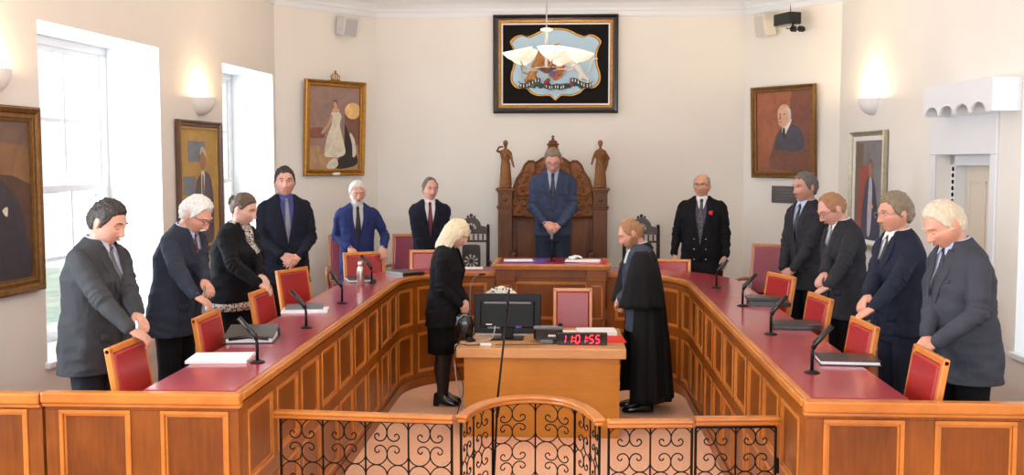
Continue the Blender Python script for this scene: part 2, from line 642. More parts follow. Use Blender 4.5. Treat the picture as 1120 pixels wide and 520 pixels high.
# ------------------------------------------------------------ the horseshoe of desks
class Path:
    """2D polyline with the normal on its left-hand side of travel * side"""
    def __init__(self, pts, side=1):
        self.p = [Vector(q) for q in pts]
        self.side = side
        self.s = [0.0]
        for a, b in zip(self.p, self.p[1:]):
            self.s.append(self.s[-1] + (b - a).length)
        self.L = self.s[-1]
        self.n = []
        for i in range(len(self.p)):
            d = (self.p[min(i + 1, len(self.p) - 1)] - self.p[max(i - 1, 0)]).normalized()
            self.n.append(Vector((-d.y, d.x)) * side)

    def at(self, s):
        s = max(0.0, min(self.L, s))
        for i in range(len(self.p) - 1):
            if s <= self.s[i + 1] + 1e-9:
                t = (s - self.s[i]) / max(1e-9, self.s[i + 1] - self.s[i])
                return self.p[i].lerp(self.p[i + 1], t), self.n[i].lerp(self.n[i + 1], t).normalized()
        return self.p[-1], self.n[-1]

    def samples(self, s0, s1):
        c = [s for s in self.s if s0 + 1e-4 < s < s1 - 1e-4]
        return [s0] + c + [s1]

    def sweep(self, mb, s0, s1, o0, o1, z0, z1):
        """solid following the path; offsets towards the well are positive"""
        rs = []
        for s in self.samples(s0, s1):
            p, n = self.at(s)
            a, b = p + n * o0, p + n * o1
            q = [(a.x, a.y, z0), (b.x, b.y, z0), (b.x, b.y, z1), (a.x, a.y, z1)]
            rs.append(q if self.side > 0 else q[::-1])
        mb.rings(rs)


def panelled(path, s0, s1, spans, zrows, root, base_off=-0.035, stile=0.0):
    """frame-and-panel front along a path: base board, proud stiles and rails, one child per panel"""
    frame = MB()
    z_lo, z_hi = zrows[0][0] - 0.10, zrows[-1][1] + 0.055
    path.sweep(frame, s0, s1, base_off, 0.0 - 0.018, 0.0, z_hi)
    zs = [0.0] + [z for r in zrows for z in r] + [z_hi]
    for k in range(0, len(zs), 2):
        path.sweep(frame, s0, s1, -0.018, 0.0, zs[k], zs[k + 1])
    edges = [s0] + [e for sp in spans for e in sp] + [s1]
    for k in range(0, len(edges), 2):
        for r in zrows:
            path.sweep(frame, edges[k], edges[k + 1], -0.018, 0.0, r[0], r[1])
    path.sweep(frame, s0, s1, 0.0, 0.012, 0.0, 0.09)
    frame.build('panelled_front', OAK, root, bevel=0.003)
    for a, b in spans:
        for z0, z1 in zrows:
            m = MB()
            path.sweep(m, a + 0.028, b - 0.028, -0.016, -0.008, z0 + 0.028, z1 - 0.028)
            p = m.build('panel', OAKP, root)
            m = MB()
            w = 0.020
            for o0, o1, ww, i in ((-0.016, 0.006, w, 0.0), (-0.016, -0.004, 0.012, w)):
                path.sweep(m, a + i, b - i, o0, o1, z0 + i, z0 + i + ww)
                path.sweep(m, a + i, b - i, o0, o1, z1 - i - ww, z1 - i)
                path.sweep(m, a + i, a + i + ww, o0, o1, z0 + i + ww, z1 - i - ww)
                path.sweep(m, b - i - ww, b - i, o0, o1, z0 + i + ww, z1 - i - ww)
            m.build('moulding', OAKL, p, bevel=0.003)


def spans_of(s0, s1, n, gap=0.085):
    w = (s1 - s0 - gap * (n + 1)) / n
    return [(s0 + gap + k * (w + gap), s0 + gap + k * (w + gap) + w) for k in range(n)]


ZR = [(0.14, 0.54), (0.63, 1.00)]
ZT = 1.12
DW = 0.49


def arc(cx, cy, r, a0, a1, n=14):
    return [(cx + r * math.cos(R(a0 + (a1 - a0) * k / n)), cy + r * math.sin(R(a0 + (a1 - a0) * k / n))) for k in range(n + 1)]


def desk_top(path, root, s0=0.0, s1=None, dw=DW):
    s1 = path.L if s1 is None else s1
    m = MB()
    path.sweep(m, s0, s1, -dw, 0.0, 1.06, 1.116)
    path.sweep(m, s0, s1, 0.0, 0.020, 1.075, 1.112)
    m.build('worktop', OAKL, root, bevel=0.007)
    m = MB()
    path.sweep(m, s0 + 0.002, s1 - 0.002, -dw + 0.004, -0.030, 1.1155, ZT)
    m.build('leather_inlay', LEATHER, root)
    m = MB()
    path.sweep(m, s0, s1, -dw + 0.02, -dw + 0.04, 0.92, 1.06)
    m.build('support', OAK, root)


YN = 4.92
# left run: travel away from the viewer, well on the right-hand side
pL = Path([(-1.60, YN + 0.038), (-1.60, 8.75)], side=-1)
pR = Path([(1.14, YN + 0.038), (1.14, 8.60)], side=1)
pLc = Path([(-1.60, 8.752)] + arc(-0.75, 9.70, 0.85, 180, 90) + [(-0.73, 10.55)], side=-1)
pRc = Path([(1.14, 8.602)] + arc(0.29, 9.70, 0.85, 0, 81.8, 13), side=1)
for nm, lab, path, nspan in (('council_desk', 'straight left run of the horseshoe desk with red leather top and oak panelled front', pL, 7),
                             ('council_desk', 'straight right run of the horseshoe desk with red leather top and oak panelled front', pR, 7)):
    t = thing(nm, lab, 'desk', group='council desks of the horseshoe')
    panelled(path, 0.0, path.L, spans_of(0.02, path.L, nspan), ZR, t)
    desk_top(path, t)
for nm, lab, path, nspan in (('council_desk', 'curved far left section of the horseshoe desk behind the blonde woman', pLc, 5),
                             ('council_desk', 'curved far right section of the horseshoe desk behind the gowned clerk', pRc, 5)):
    t = thing(nm, lab, 'desk', group='council desks of the horseshoe')
    panelled(path, 0.0, path.L, spans_of(0.0, path.L, nspan), ZR, t)
    desk_top(path, t)

# chairman's raised bench
BX0, BX1 = -0.72, 0.40
t = thing('raised_bench', 'raised oak bench with pilasters in front of the carved throne', 'bench')
pB = Path([(BX0 + 0.09, 10.52), (BX1 - 0.09, 10.52)], side=-1)
panelled(pB, 0.0, pB.L, [(0.09, pB.L - 0.09)], [(0.14, 0.54), (0.63, 1.02)], t)
for x in (BX0 + 0.005, BX1 - 0.195):
    m = MB()
    m.box(x, x + 0.19, 10.47, 10.70, 0, 1.05)
    m.box(x - 0.012, x + 0.202, 10.455, 10.70, 0, 0.12)
    m.box(x - 0.012, x + 0.202, 10.455, 10.70, 1.03, 1.06)
    pil = m.build('pilaster', OAK, t, bevel=0.004)
    for z0, z1 in ((0.18, 0.56), (0.64, 0.99)):
        m = MB()
        for a in ((x + .03, x + .16, z0, z0 + .015), (x + .03, x + .16, z1 - .015, z1), (x + .03, x + .045, z0, z1), (x + .145, x + .16, z0, z1)):
            m.box(a[0], a[1], 10.462, 10.47, a[2], a[3])
        m.build('moulding', OAKL, pil)
m = MB()
m.box(BX0 + 0.02, BX1 - 0.02, 10.50, 11.20, 1.06, 1.15)
m.box(BX0 - 0.005, BX0 + 0.20, 10.455, 11.2, 1.06, 1.15)
m.box(BX1 - 0.20, BX1 + 0.005, 10.455, 11.2, 1.06, 1.15)
m.build('frieze', OAK, t, bevel=0.004)
m = MB()
m.box(BX0 - 0.03, BX1 + 0.03, 10.43, 11.22, 1.15, 1.175)
m.box(BX0 - 0.045, BX1 + 0.045, 10.41, 11.23, 1.175, 1.20)
m.build('worktop', OAKL, t, bevel=0.006)
MB().box(BX0 + 0.02, BX1 - 0.02, 10.47, 11.19, 1.2, 1.206).build('leather_inlay', LEATHER, t)
m = MB()
m.box(BX0, BX0 + 0.03, 10.7, 11.2, 0.36, 1.06)
m.box(BX1 - 0.03, BX1, 10.7, 11.2, 0.36, 1.06)
m.build('side_panel', OAK, t)

# panelled screen across the near ends (left and right of the opening)
def screen(nm, lab, x0, x1, spans, cap, zt=1.116):
    t = thing(nm, lab, 'panelling')
    p = Path([(x0, YN), (x1, YN)], side=-1)
    panelled(p, 0.0, p.L, [(a - x0, b - x0) for a, b in spans], [(0.14, 1.025)], t)
    if cap:
        m = MB()
        m.box(cap[0], cap[1], YN - 0.030, YN + 0.036, zt - 0.055, zt)
        m.box(cap[0], cap[1], YN - 0.018, YN + 0.036, zt - 0.075, zt - 0.055)
        m.build('cap_rail', OAKL, t, bevel=0.010)
    return t


screen('end_screen', 'oak panelled end of the left desk run beside the iron railing', -2.57, -1.60, [(-2.50, -2.14), (-1.99, -1.65)], (-2.58, -1.585))
screen('end_screen', 'oak panelled end of the right desk run beside the iron railing', 1.14, 2.62, [(1.22, 1.60), (1.74, 2.12), (2.22, 2.56)], (1.125, 2.62))
screen('end_screen', 'lower oak panelled screen at the far left corner of the photo', LW(4.92) + 0.02, -2.585, [(-3.70, -3.22), (-3.12, -2.66)], (LW(4.92) + 0.02, -2.588), 1.108)

# ------------------------------------------------------------ wrought iron railing with a bowed gate
ZRAIL = 0.90


SCROLL = [(-1, -.35), (-1, 0), (-.93, .38), (-.7, .7), (-.38, .93), (0, 1), (.38, .93), (.7, .7), (.93, .38), (1.0, 0), (.95, -.32), (.8, -.6), (.55, -.78), (.28, -.8), (.0, -.68), (-.14, -.45), (-.1, -.25), (.08, -.12), (.25, -.2), (.27, -.36)]


def c_scroll(x0, w, z0, h, flip):
    """one tall C scroll as (u, z) points: a spiral over the top, down the outer side, and its mirror below"""
    r = w / 2
    rv = min(r, h * .262)
    top, mid = z0 + h - rv, z0 + h / 2
    q = [(v.x, v.y) for v in spline([(a, b, 0) for a, b in SCROLL], 2)]
    sx = -1 if flip else 1
    up = [(x0 + r + sx * a * r, top + b * rv) for a, b in q]
    return up[::-1], [(x, 2 * mid - z) for x, z in up]


def iron_panel(root, path, s0, s1, n, rows=3, zt=ZRAIL - 0.035, h=0.236):
    """n scroll pairs between s0 and s1 along a plan path"""
    w = (s1 - s0) / (2 * n)

    def P(u, z):
        p, q = path.at(u)
        return Vector((p.x, p.y, z))
    for k in range(n + 1):
        s = s0 + 2 * w * k
        MB().tube([P(s, 0.0), P(s, zt)], 0.0055 if 0 < k < n else 0.008, 6).build('upright', IRON, root)
    for k in range(n):
        for r in range(rows):
            mb = MB()
            for fl in (False, True):
                a, b = c_scroll(s0 + 2 * w * k + (w if fl else 0), w, zt - h * (r + 1), h, fl)
                mb.tube([P(u, z) for u, z in a + b], 0.0038, 5)
            mb.build('scroll', IRON, root, True)
    mb = MB()
    ss = [s0 + (s1 - s0) * i / 10 for i in range(11)]
    mb.tube([P(s, 0.012) for s in ss], 0.009, 6)
    mb.build('iron_rail', IRON, root)
    MB().tube([P(s, zt) for s in ss], 0.007, 6).build('iron_rail', IRON, root)


def handrail(root, path, s0, s1, dz=0.0):
    m = MB()
    path.sweep(m, s0, s1, -0.034, 0.034, ZRAIL - 0.012 + dz, ZRAIL + 0.008 + dz)
    path.sweep(m, s0, s1, -0.024, 0.024, ZRAIL - 0.034 + dz, ZRAIL - 0.012 + dz)
    m.build('handrail', OAKL, root, bevel=0.009)


t = thing('iron_railing', 'black scrollwork railing with oak handrail left of the bowed gate', 'railing', group='railings across the opening')
p = Path([(-1.572, 5.44), (-0.592, 5.362)], side=-1)
iron_panel(t, p, 0.035, p.L - 0.01, 4)
handrail(t, p, 0, p.L)
t = thing('iron_railing', 'black scrollwork railing with oak handrail right of the bowed gate', 'railing', group='railings across the opening')
p = Path([(0.212, 5.322), (0.66, 5.355)], side=-1)
iron_panel(t, p, 0.01, p.L - 0.005, 2)
handrail(t, p, 0, p.L)
t = thing('iron_railing', 'short hinged end length of the railing against the right desk', 'railing', group='railings across the opening')
p = Path([(0.668, 5.355), (1.112, 5.39)], side=-1)
iron_panel(t, p, 0.006, p.L - 0.02, 2)
handrail(t, p, 0, p.L, 0.012)
MB().box(1.098, 1.112, 5.38, 5.40, 0.62, 0.70).build('latch', IRON, t)
t = thing('iron_gate', 'bowed black scrollwork gate with curved oak handrail in the middle', 'gate')
gp = spline([(-0.555, 5.37), (-0.525, 5.50), (-0.48, 5.64), (-0.41, 5.75), (-0.31, 5.83), (-0.19, 5.86), (-0.07, 5.83), (0.03, 5.75), (0.10, 5.63), (0.145, 5.49), (0.175, 5.34)], 3)
p = Path([(v.x, v.y) for v in gp], side=-1)
q = p.L / 6
GA, GB = 0.30 * p.L, 0.70 * p.L
iron_panel(t, p, 0.004, GA, 2, h=.222)
iron_panel(t, p, GA, GB, 2, h=.222)
iron_panel(t, p, GB, p.L - 0.004, 2, h=.222)
handrail(t, p, 0, p.L)

# ------------------------------------------------------------ clerks' table
TX0, TX1, TY0, TY1 = -0.89, 0.48, 8.26, 9.33
TZ = 0.74
t = thing('clerk_table', 'light oak clerks table in the middle of the well', 'table')
MB().box(TX0, TX1, TY0, TY1, 0.66, TZ).build('tabletop', TABLET, t, bevel=0.006)
MB().box(TX0 + 0.06, TX1 - 0.05, TY0 + 0.05, TY0 + 0.08, 0.0, 0.66).build('front_panel', TABLE, t)
for x in (TX0 + 0.06, TX1 - 0.08):
    MB().box(x, x + 0.03, TY0 + 0.08, TY1 - 0.05, 0.0, 0.66).build('side_panel', TABLE, t)

# ------------------------------------------------------------ chairs
def make_chair():
    """side chair: honey wood frame, red leather back and seat; front towards -y, seat top at 0.46"""
    t = thing('council_chair', 'honey wood chair with red leather back', 'chair')
    W, tilt = 0.205, R(9)
    bm = Matrix.Translation((0, 0.19, 0.42)) @ Matrix.Rotation(-tilt, 4, 'X')
    for s in (-1, 1):
        m = MB()
        x = s * W
        m.rings([[bm @ Vector((x + dx, dy, z)) for dx, dy in ((-.019, -.016), (.019, -.016), (.019, .016), (-.019, .016))] for z in (-0.02, 0.27, 0.53)])
        m.build('back_post', CHAIRW, t, bevel=0.006)
        MB().rings([[(x + dx, 0.22 + dy + oy, z) for dx, dy in ((-.018, -.018), (.018, -.018), (.018, .018), (-.018, .018))] for z, oy in ((0.0, 0.06), (0.25, 0.01), (0.45, -0.02))]).build('leg', CHAIRW, t, bevel=0.005)
        MB().rings([[(x * 0.98 + dx * k, -0.21 + dy * k, z) for dx, dy in ((-.02, -.02), (.02, -.02), (.02, .02), (-.02, .02))] for z, k in ((0.0, .75), (0.40, 1.0))]).build('leg', CHAIRW, t, bevel=0.005)
    MB().box(-W - .019, W + .019, -0.016, 0.016, 0.50, 0.535, bm).build('top_rail', CHAIRW, t, bevel=0.007)
    MB().box(-W + .019, W - .019, -0.014, 0.014, 0.08, 0.115, bm).build('lower_rail', CHAIRW, t, bevel=0.005)
    m = MB()
    m.box(-W + .02, W - .02, -0.026, 0.013, 0.116, 0.499, bm)
    m.build('backrest', REDV, t, bevel=0.012, smooth=False)
    m = MB()
    for a in ((-W, W, -.225, -.195), (-W, W, .19, .22), (-W, -W + .03, -.2, .2), (W - .03, W, -.2, .2)):
        m.box(a[0], a[1], a[2], a[3], 0.36, 0.42)
    m.build('seat_frame', CHAIRW, t, bevel=0.004)
    MB().box(-W - .015, W + .015, -0.235, 0.185, 0.405, 0.465).build('seat', REDV, t, bevel=0.02)
    return t


def make_armchair():
    t = thing('armchair', 'tall maroon leather armchair with open wooden arms', 'chair')
    W, tilt = 0.235, R(12)
    bm = Matrix.Translation((0, 0.22, 0.44)) @ Matrix.Rotation(-tilt, 4, 'X')
    m = MB()
    for s in (-1, 1):
        m.box(s * W - .016, s * W + .016, -.018, .018, -0.02, 0.60, bm)
    m.box(-W - .016, W + .016, -.018, .018, 0.58, 0.615, bm)
    m.box(-W, W, -.014, .014, 0.06, 0.09, bm)
    m.build('back_frame', ARMW, t, bevel=0.007)
    MB().box(-W + .016, W - .016, -0.034, 0.012, 0.09, 0.58, bm).build('backrest', MAROON, t, bevel=0.015)
    MB().box(-W, W, -0.27, 0.2, 0.40, 0.48).build('seat', MAROON, t, bevel=0.025)
    MB().box(-W, W, -0.26, 0.21, 0.34, 0.40).build('seat_frame', ARMW, t, bevel=0.006)
    for s in (-1, 1):
        x = s * (W + 0.02)
        MB().tube(spline([(x, 0.27, 0.68), (x * 1.06, 0.08, 0.69), (x * 1.10, -0.12, 0.685), (x * 1.10, -0.24, 0.66), (x * 1.06, -0.24, 0.60), (x * 1.0, -0.17, 0.50), (x, -0.16, 0.38)], 4), 0.018, 8).build('arm', ARMW, t, True)
        MB().tube([(s * W, -0.23, 0.36), (s * W, -0.24, 0.0)], [0.022, 0.014], 8).build('leg', ARMW, t, True)
        MB().tube([(s * W, 0.20, 0.36), (s * W, 0.27, 0.0)], [0.022, 0.014], 8).build('leg', ARMW, t, True)
    return t


ch = make_chair()
CG = 'red leather council chairs'
# (x, y, facing vector, floor, label)
chairs = [
    (-2.33, 5.32, (1, 0.0), 'chair before the young dark-haired man, nearest on the left'),
    (-2.25, 6.33, (1, 0.0), 'chair under hands of the man with moustache'),
    (-2.27, 7.55, (1, -0.05), 'chair in front of the woman with the bun'),
    (-2.42, 9.02, (0.9, -0.35), 'chair before the tall man in blue shirt'),
    (-2.12, 10.72, (0.45, -0.9), 'chair held by the man in bright blue suit'),
    (-1.46, 11.02, (0.1, -1), 'chair partly hidden behind the blonde woman'),
    (1.12, 11.10, (-0.15, -1), 'low chair by man with red pocket square'),
    (1.80, 8.78, (-0.94, -0.3), 'chair beside the maroon armchair on the right'),
    (1.80, 7.42, (-1, -0.12), 'chair before the bowed man with dark glasses, right side'),
    (1.77, 6.22, (-1, -0.05), 'chair before man in navy double-breasted suit'),
    (1.82, 5.24, (-1, 0.0), 'chair nearest on the right, before stout man'),
]
for i, (x, y, fv, lab) in enumerate(chairs):
    place(ch, i > 0, (x + .27 * fv[0], y + .27 * fv[1], DZ), math.atan2(fv[0], -fv[1]), 'honey wood and red leather ' + lab, CG)
c = place(ch, True, (0.06, 9.72, 0), math.atan2(0, 1), 'honey wood and red leather chair standing behind the clerks table in the well', CG)
c.scale = (0.84, 0.92, 1.08)
SC_LOW = [o for o in SC.objects if o.get('label', '').endswith('low chair by man with red pocket square')][0]
SC_LOW.scale = (.9, 1, .9)
ar = make_armchair()
for i, (x, y, fv, lab) in enumerate([
        (-2.44, 11.62, (0.25, -1), 'tall maroon armchair by the wall left of the man in bright blue'),
        (-1.80, 11.74, (0.0, -1), 'tall maroon armchair by the back wall between two standing men'),
        (1.98, 10.48, (-0.5, -0.87), 'tall maroon armchair with open wooden arms on the right by the wall')]):
    place(ar, i > 0, (x, y, DZ), math.atan2(fv[0], -fv[1]), lab, 'tall maroon armchairs')

# patterned chair behind the monitor
PATT = spots('black_and_white_print', hexc(226, 222, 212), hexc(30, 28, 28), 42, 0.36)
t = thing('padded_chair', 'chair with black and white patterned back behind the monitor', 'chair', (-0.62, 9.72, 0), 0)
m = MB()
m.capsule([(0, 0, 0.58), (0, 0.02, 0.75), (0, 0.04, 0.885)], [0.19, 0.215, 0.20], 20, flat=(1, 0.18), up=(0, 1, 0))
m.build('backrest', PATT, t, True)
MB().box(-0.22, 0.22, -0.40, 0.0, 0.42, 0.50).build('seat', BLACKP, t, bevel=0.03)
MB().tube([(0, -0.2, 0.05), (0, -0.2, 0.43)], 0.025, 10).build('column', BLACKP, t, True)
m = MB()
for k in range(5):
    a = 2 * PI * k / 5 + 0.3
    m.tube([(0, -0.2, 0.09), (0.26 * math.cos(a), -0.2 + 0.26 * math.sin(a), 0.045)], [0.022, 0.014], 6)
    m.ball((0.27 * math.cos(a), -0.2 + 0.27 * math.sin(a), 0.026), 0.025, 8)
m.build('base', BLACKP, t)
m = MB()
m.tube([(0, -0.1, 0.43), (0, 0.05, 0.45), (0, 0.06, 0.66)], 0.02, 6)
m.build('back_bracket', BLACKP, t)


# carved side chairs by the back wall
def make_carved():
    t = thing('carved_chair', 'dark carved chair', 'chair')
    m = MB()
    for s in (-1, 1):
        m.tube([(s * 0.20, 0, 0.0), (s * 0.20, 0, 0.45), (s * 0.20, 0.03, 1.10)], 0.022, 8)
        m.ball((s * 0.20, 0.03, 1.12), (0.022, 0.022, 0.03), 8)
    m.build('back_post', DARKW, t)
    MX = Matrix.Translation((0, 0.03, 0)) @ Matrix.Rotation(R(90), 4, 'X')
    # arched crest with a pierced fan
    # crest built as a ring of wedges around the fan opening
    outer = [(.19, 1.03), (.19, 1.09), (.165, 1.12), (.12, 1.125), (.105, 1.17), (.07, 1.21), (.03, 1.225), (0, 1.23), (-.03, 1.225), (-.07, 1.21), (-.105, 1.17), (-.12, 1.125), (-.165, 1.12), (-.19, 1.09), (-.19, 1.03)]
    k = len(outer)
    inner = [(0.062 * math.cos(PI * i / (k - 1)), 1.085 + 0.075 * math.sin(PI * i / (k - 1))) for i in range(k)]
    for i in range(k - 1):
        m.prism([inner[i], outer[i], outer[i + 1], inner[i + 1]], 0.03, MX)
    m.prism([(-.19, 1.03), (.19, 1.03), (.19, 1.085), (-.19, 1.085)], 0.03, MX)
    m.build('crest', DARKW, t)
    m = MB()
    for i in range(6):
        a = PI * (i + 0.5) / 6
        m.prism([(0.0 + 0.012 * math.sin(a), 1.085 - 0.012 * math.cos(a)), (0.07 * math.cos(a) + 0.005 * math.sin(a), 1.085 + 0.08 * math.sin(a)), (0.07 * math.cos(a) - 0.005 * math.sin(a), 1.085 + 0.08 * math.sin(a)), (-0.012 * math.sin(a), 1.085 + 0.012 * math.cos(a))], 0.02, MX)
    m.build('fan', DARKW, t)
    m = MB()
    for i, (a, b) in enumerate(((-0.04, 0.03), (0.03, -0.03))):
        m.ball((0.04 * (i * 2 - 1), 0.015, 1.235), 0.016, 8)
    m.ball((0, 0.015, 1.25), (0.022, 0.016, 0.022), 8)
    m.build('finial', DARKW, t, True)
    # spindle gallery
    m = MB().box(-.19, .19, 0.0, 0.03, 0.93, 0.955)
    m.build('rail', DARKW, t, bevel=0.004)
    for i in range(6):
        x = -0.14 + 0.056 * i
        MB().lathe([(0.006, 0.955), (0.012, 0.97), (0.007, 0.99), (0.012, 1.005), (0.006, 1.03)], (x, 0.015, 0), 8).build('spindle', DARKW, t, True)
    # wheel panel in the centre, open at the sides
    m = MB()
    cz = 0.70
    for i in range(16):
        a0, a1 = 2 * PI * i / 16, 2 * PI * (i + 1) / 16
        sq = lambda a: (0.11 * max(-1, min(1, 1.35 * math.cos(a))), cz + 0.20 * max(-1, min(1, 1.35 * math.sin(a))))
        ci = lambda a: (0.085 * math.cos(a), cz + 0.085 * math.sin(a))
        m.prism([ci(a0), sq(a0), sq(a1), ci(a1)], 0.022, MX)
    for i in range(9):
        a = 2 * PI * i / 9
        m.prism([(-0.004 * math.sin(a) + .02 * math.cos(a), cz + 0.004 * math.cos(a) + .02 * math.sin(a)), (0.004 * math.sin(a) + .02 * math.cos(a), cz - 0.004 * math.cos(a) + .02 * math.sin(a)), (0.09 * math.cos(a) + 0.013 * math.sin(a), cz + 0.09 * math.sin(a) - 0.013 * math.cos(a)), (0.09 * math.cos(a) - 0.013 * math.sin(a), cz + 0.09 * math.sin(a) + 0.013 * math.cos(a))][::1], 0.018, MX)
    m.prism([(0.024 * math.cos(2 * PI * i / 12), cz + 0.024 * math.sin(2 * PI * i / 12)) for i in range(12)], 0.026, MX)
    m.build('wheel_panel', DARKW, t)
    MB().box(-.19, .19, 0.0, 0.03, 0.46, 0.51).build('rail', DARKW, t, bevel=0.004)
    MB().box(-.24, .24, -0.42, 0.02, 0.42, 0.46).build('seat', DARKW, t, bevel=0.008)
    for s in (-1, 1):
        MB().lathe([(0.02, 0), (0.02, 0.08), (0.03, 0.12), (0.018, 0.2), (0.028, 0.3), (0.02, 0.42)], (s * .20, -0.38, 0), 10).build('leg', DARKW, t, True)
        MB().tube(spline([(s * .21, 0.02, 0.70), (s * .25, -0.15, 0.69), (s * .25, -0.36, 0.67)], 4), 0.018, 8).build('arm', DARKW, t, True)
        MB().lathe([(0.014, 0.46), (0.022, 0.52), (0.014, 0.6), (0.018, 0.68)], (s * .25, -0.36, 0), 8).build('arm_support', DARKW, t, True)
    return t


cc = make_carved()
place(cc, False, (-1.14, 12.30, DZ), 0, 'dark carved wooden chair with pierced wheel back left of the throne', 'carved dark chairs')
place(cc, True, (0.88, 12.30, DZ), 0, 'dark carved wooden chair right of the throne behind the gowned clerk', 'carved dark chairs')

# ------------------------------------------------------------ the carved throne
t = thing('throne', 'tall carved oak throne with statues on pillars and a crown on top', 'throne', (-0.17, 12.42, 0.50))
m = MB()
for s in (-1, 1):
    m = MB()
    x = s * 0.565
    m.box(x - 0.085, x + 0.085, -0.10, 0.12, 0.0, 1.40)
    m.box(x - 0.10, x + 0.10, -0.115, 0.13, 0.0, 0.12)
    m.box(x - 0.095, x + 0.095, -0.11, 0.125, 1.17, 1.195)
    m.box(x - 0.105, x + 0.105, -0.12, 0.13, 1.195, 1.21)
    m.box(x - 0.095, x + 0.095, -0.11, 0.125, 1.37, 1.395)
    m.box(x - 0.11, x + 0.11, -0.125, 0.135, 1.395, 1.425)
    p = m.build('pillar', THRONE, t, bevel=0.005)
    m = MB()
    for z0, z1 in ((0.2, 1.12), (1.225, 1.36)):
        m.box(x - .055, x + .055, -0.112, -0.10, z0, z0 + .014)
        m.box(x - .055, x + .055, -0.112, -0.10, z1 - .014, z1)
        m.box(x - .055, x - .041, -0.112, -0.10, z0, z1)
        m.box(x + .041, x + .055, -0.112, -0.10, z0, z1)
    m.ball((x, -0.105, 1.29), (0.028, 0.018, 0.028), 10)
    m.build('moulding', THRONE, p)
m = MB()
m.box(-0.48, 0.48, 0.03, 0.09, 0.0, 1.12)
m.build('back_board', THRONE, t)
m = MB()
for a, b in ((-0.44, -0.17), (-0.13, 0.13), (0.17, 0.44)):
    m.box(a, a + .02, 0.012, 0.03, 0.3, 1.05)
    m.box(b - .02, b, 0.012, 0.03, 0.3, 1.05)
    m.box(a, b, 0.012, 0.03, 1.03, 1.05)
    m.box(a, b, 0.012, 0.03, 0.3, 0.32)
m.build('moulding', THRONE, t, bevel=0.004)
CARV = mat('carved_oak_relief', hexc(124, 72, 26), 0.45, spec=.3, var=0.3, vscale=14)
crest = [(-0.48, 1.05), (0.48, 1.05), (0.485, 1.28), (0.47, 1.42), (0.43, 1.53), (0.37, 1.62), (0.335, 1.70), (0.29, 1.745), (0.235, 1.745), (0.205, 1.725), (0.13, 1.775), (0.06, 1.80), (-0.06, 1.80), (-0.13, 1.775), (-0.205, 1.725), (-0.235, 1.745), (-0.29, 1.745), (-0.335, 1.70), (-0.37, 1.62), (-0.43, 1.53), (-0.47, 1.42), (-0.485, 1.28)]
MC = Matrix.Translation((0, 0.06, 0)) @ Matrix.Rotation(R(90), 4, 'X')
m = MB().prism(crest, 0.05, MC)
cr = m.build('carved_crest', CARV, t, bevel=0.008)
m = MB()
m.tube([(x, 0.01, z) for x, z in crest[2:] + [crest[-1]]][:-1], 0.014, 8)
for x in (-0.205, 0.205):
    m.tube([(x, 0.005, 1.10), (x, 0.005, 1.72)], 0.011, 8)
m.tube([(-0.47, 0.0, 1.08), (0.47, 0.0, 1.08)], 0.016, 8)
m.build('moulding', THRONE, cr, True)
# foliage scrolls carved in relief
m = MB()
q = random.Random(5)
for sx in (-1, 1):
    for (cx, cz, r0, tw) in ((0.30, 1.56, 0.075, 1), (0.36, 1.40, 0.085, -1), (0.34, 1.22, 0.09, 1), (0.12, 1.62, 0.08, -1), (0.10, 1.42, 0.085, 1), (0.12, 1.22, 0.08, -1), (0.27, 1.31, 0.05, 1)):
        pts = []
        for k in range(22):
            a = tw * k * 0.42 + 0.7
            rr = r0 * (1 - k / 24)
            pts.append((sx * (cx + rr * math.cos(a)), 0.004, cz + rr * math.sin(a)))
        m.tube(pts, [0.012 * (1 - k / 40) for k in range(22)], 6)
        for k in range(7):
            a = k * 0.9
            m.ball((sx * (cx + (r0 + .012) * math.cos(a)), 0.006, cz + (r0 + .012) * math.sin(a)), (0.022, 0.014, 0.014), 8, Matrix.Rotation(-sx * a, 3, 'Y'))
        m.ball((sx * cx, 0.0, cz), (0.022, 0.02, 0.022), 8)
m.build('carved_scrolls', CARV, cr, True)
STONE = mat('grey_crest_base', hexc(128, 112, 92), 0.5, var=0.15, vscale=20)
m = MB()
m.box(-0.10, 0.10, 0.0, 0.12, 1.80, 1.835)
m.box(-0.082, 0.082, 0.01, 0.11, 1.835, 1.865)
m.box(-0.075, 0.075, 0.015, 0.105, 1.865, 1.895)
m.build('crown_base', STONE, t, bevel=0.006)
m = MB()
m.lathe([(0.055, 1.895), (0.062, 1.90), (0.062, 1.925), (0.055, 1.93)], (0, 0.06, 0), 20)
for k in range(8):
    a = 2 * PI * k / 8
    m.ball((0.06 * math.cos(a), 0.06 + 0.06 * math.sin(a), 1.945), 0.014, 8)
m.lathe([(0.052, 1.93), (0.058, 1.955), (0.048, 1.985), (0.02, 2.0)], (0, 0.06, 0), 16)
m.ball((0, 0.06, 2.012), 0.018, 8)
m.box(-0.006, 0.006, 0.054, 0.066, 2.02, 2.055)
m.box(-0.018, 0.018, 0.054, 0.066, 2.033, 2.045)
m.build('crown', THRONE, t, True)
MB().box(-0.45, 0.45, -0.42, 0.03, 0.36, 0.44).build('seat', THRONE, t, bevel=0.01)
for s in (-1, 1):
    MB().box(s * 0.45 - .03, s * 0.45 + .03, -0.42, 0.03, 0.0, 0.68).build('arm', THRONE, t, bevel=0.01)


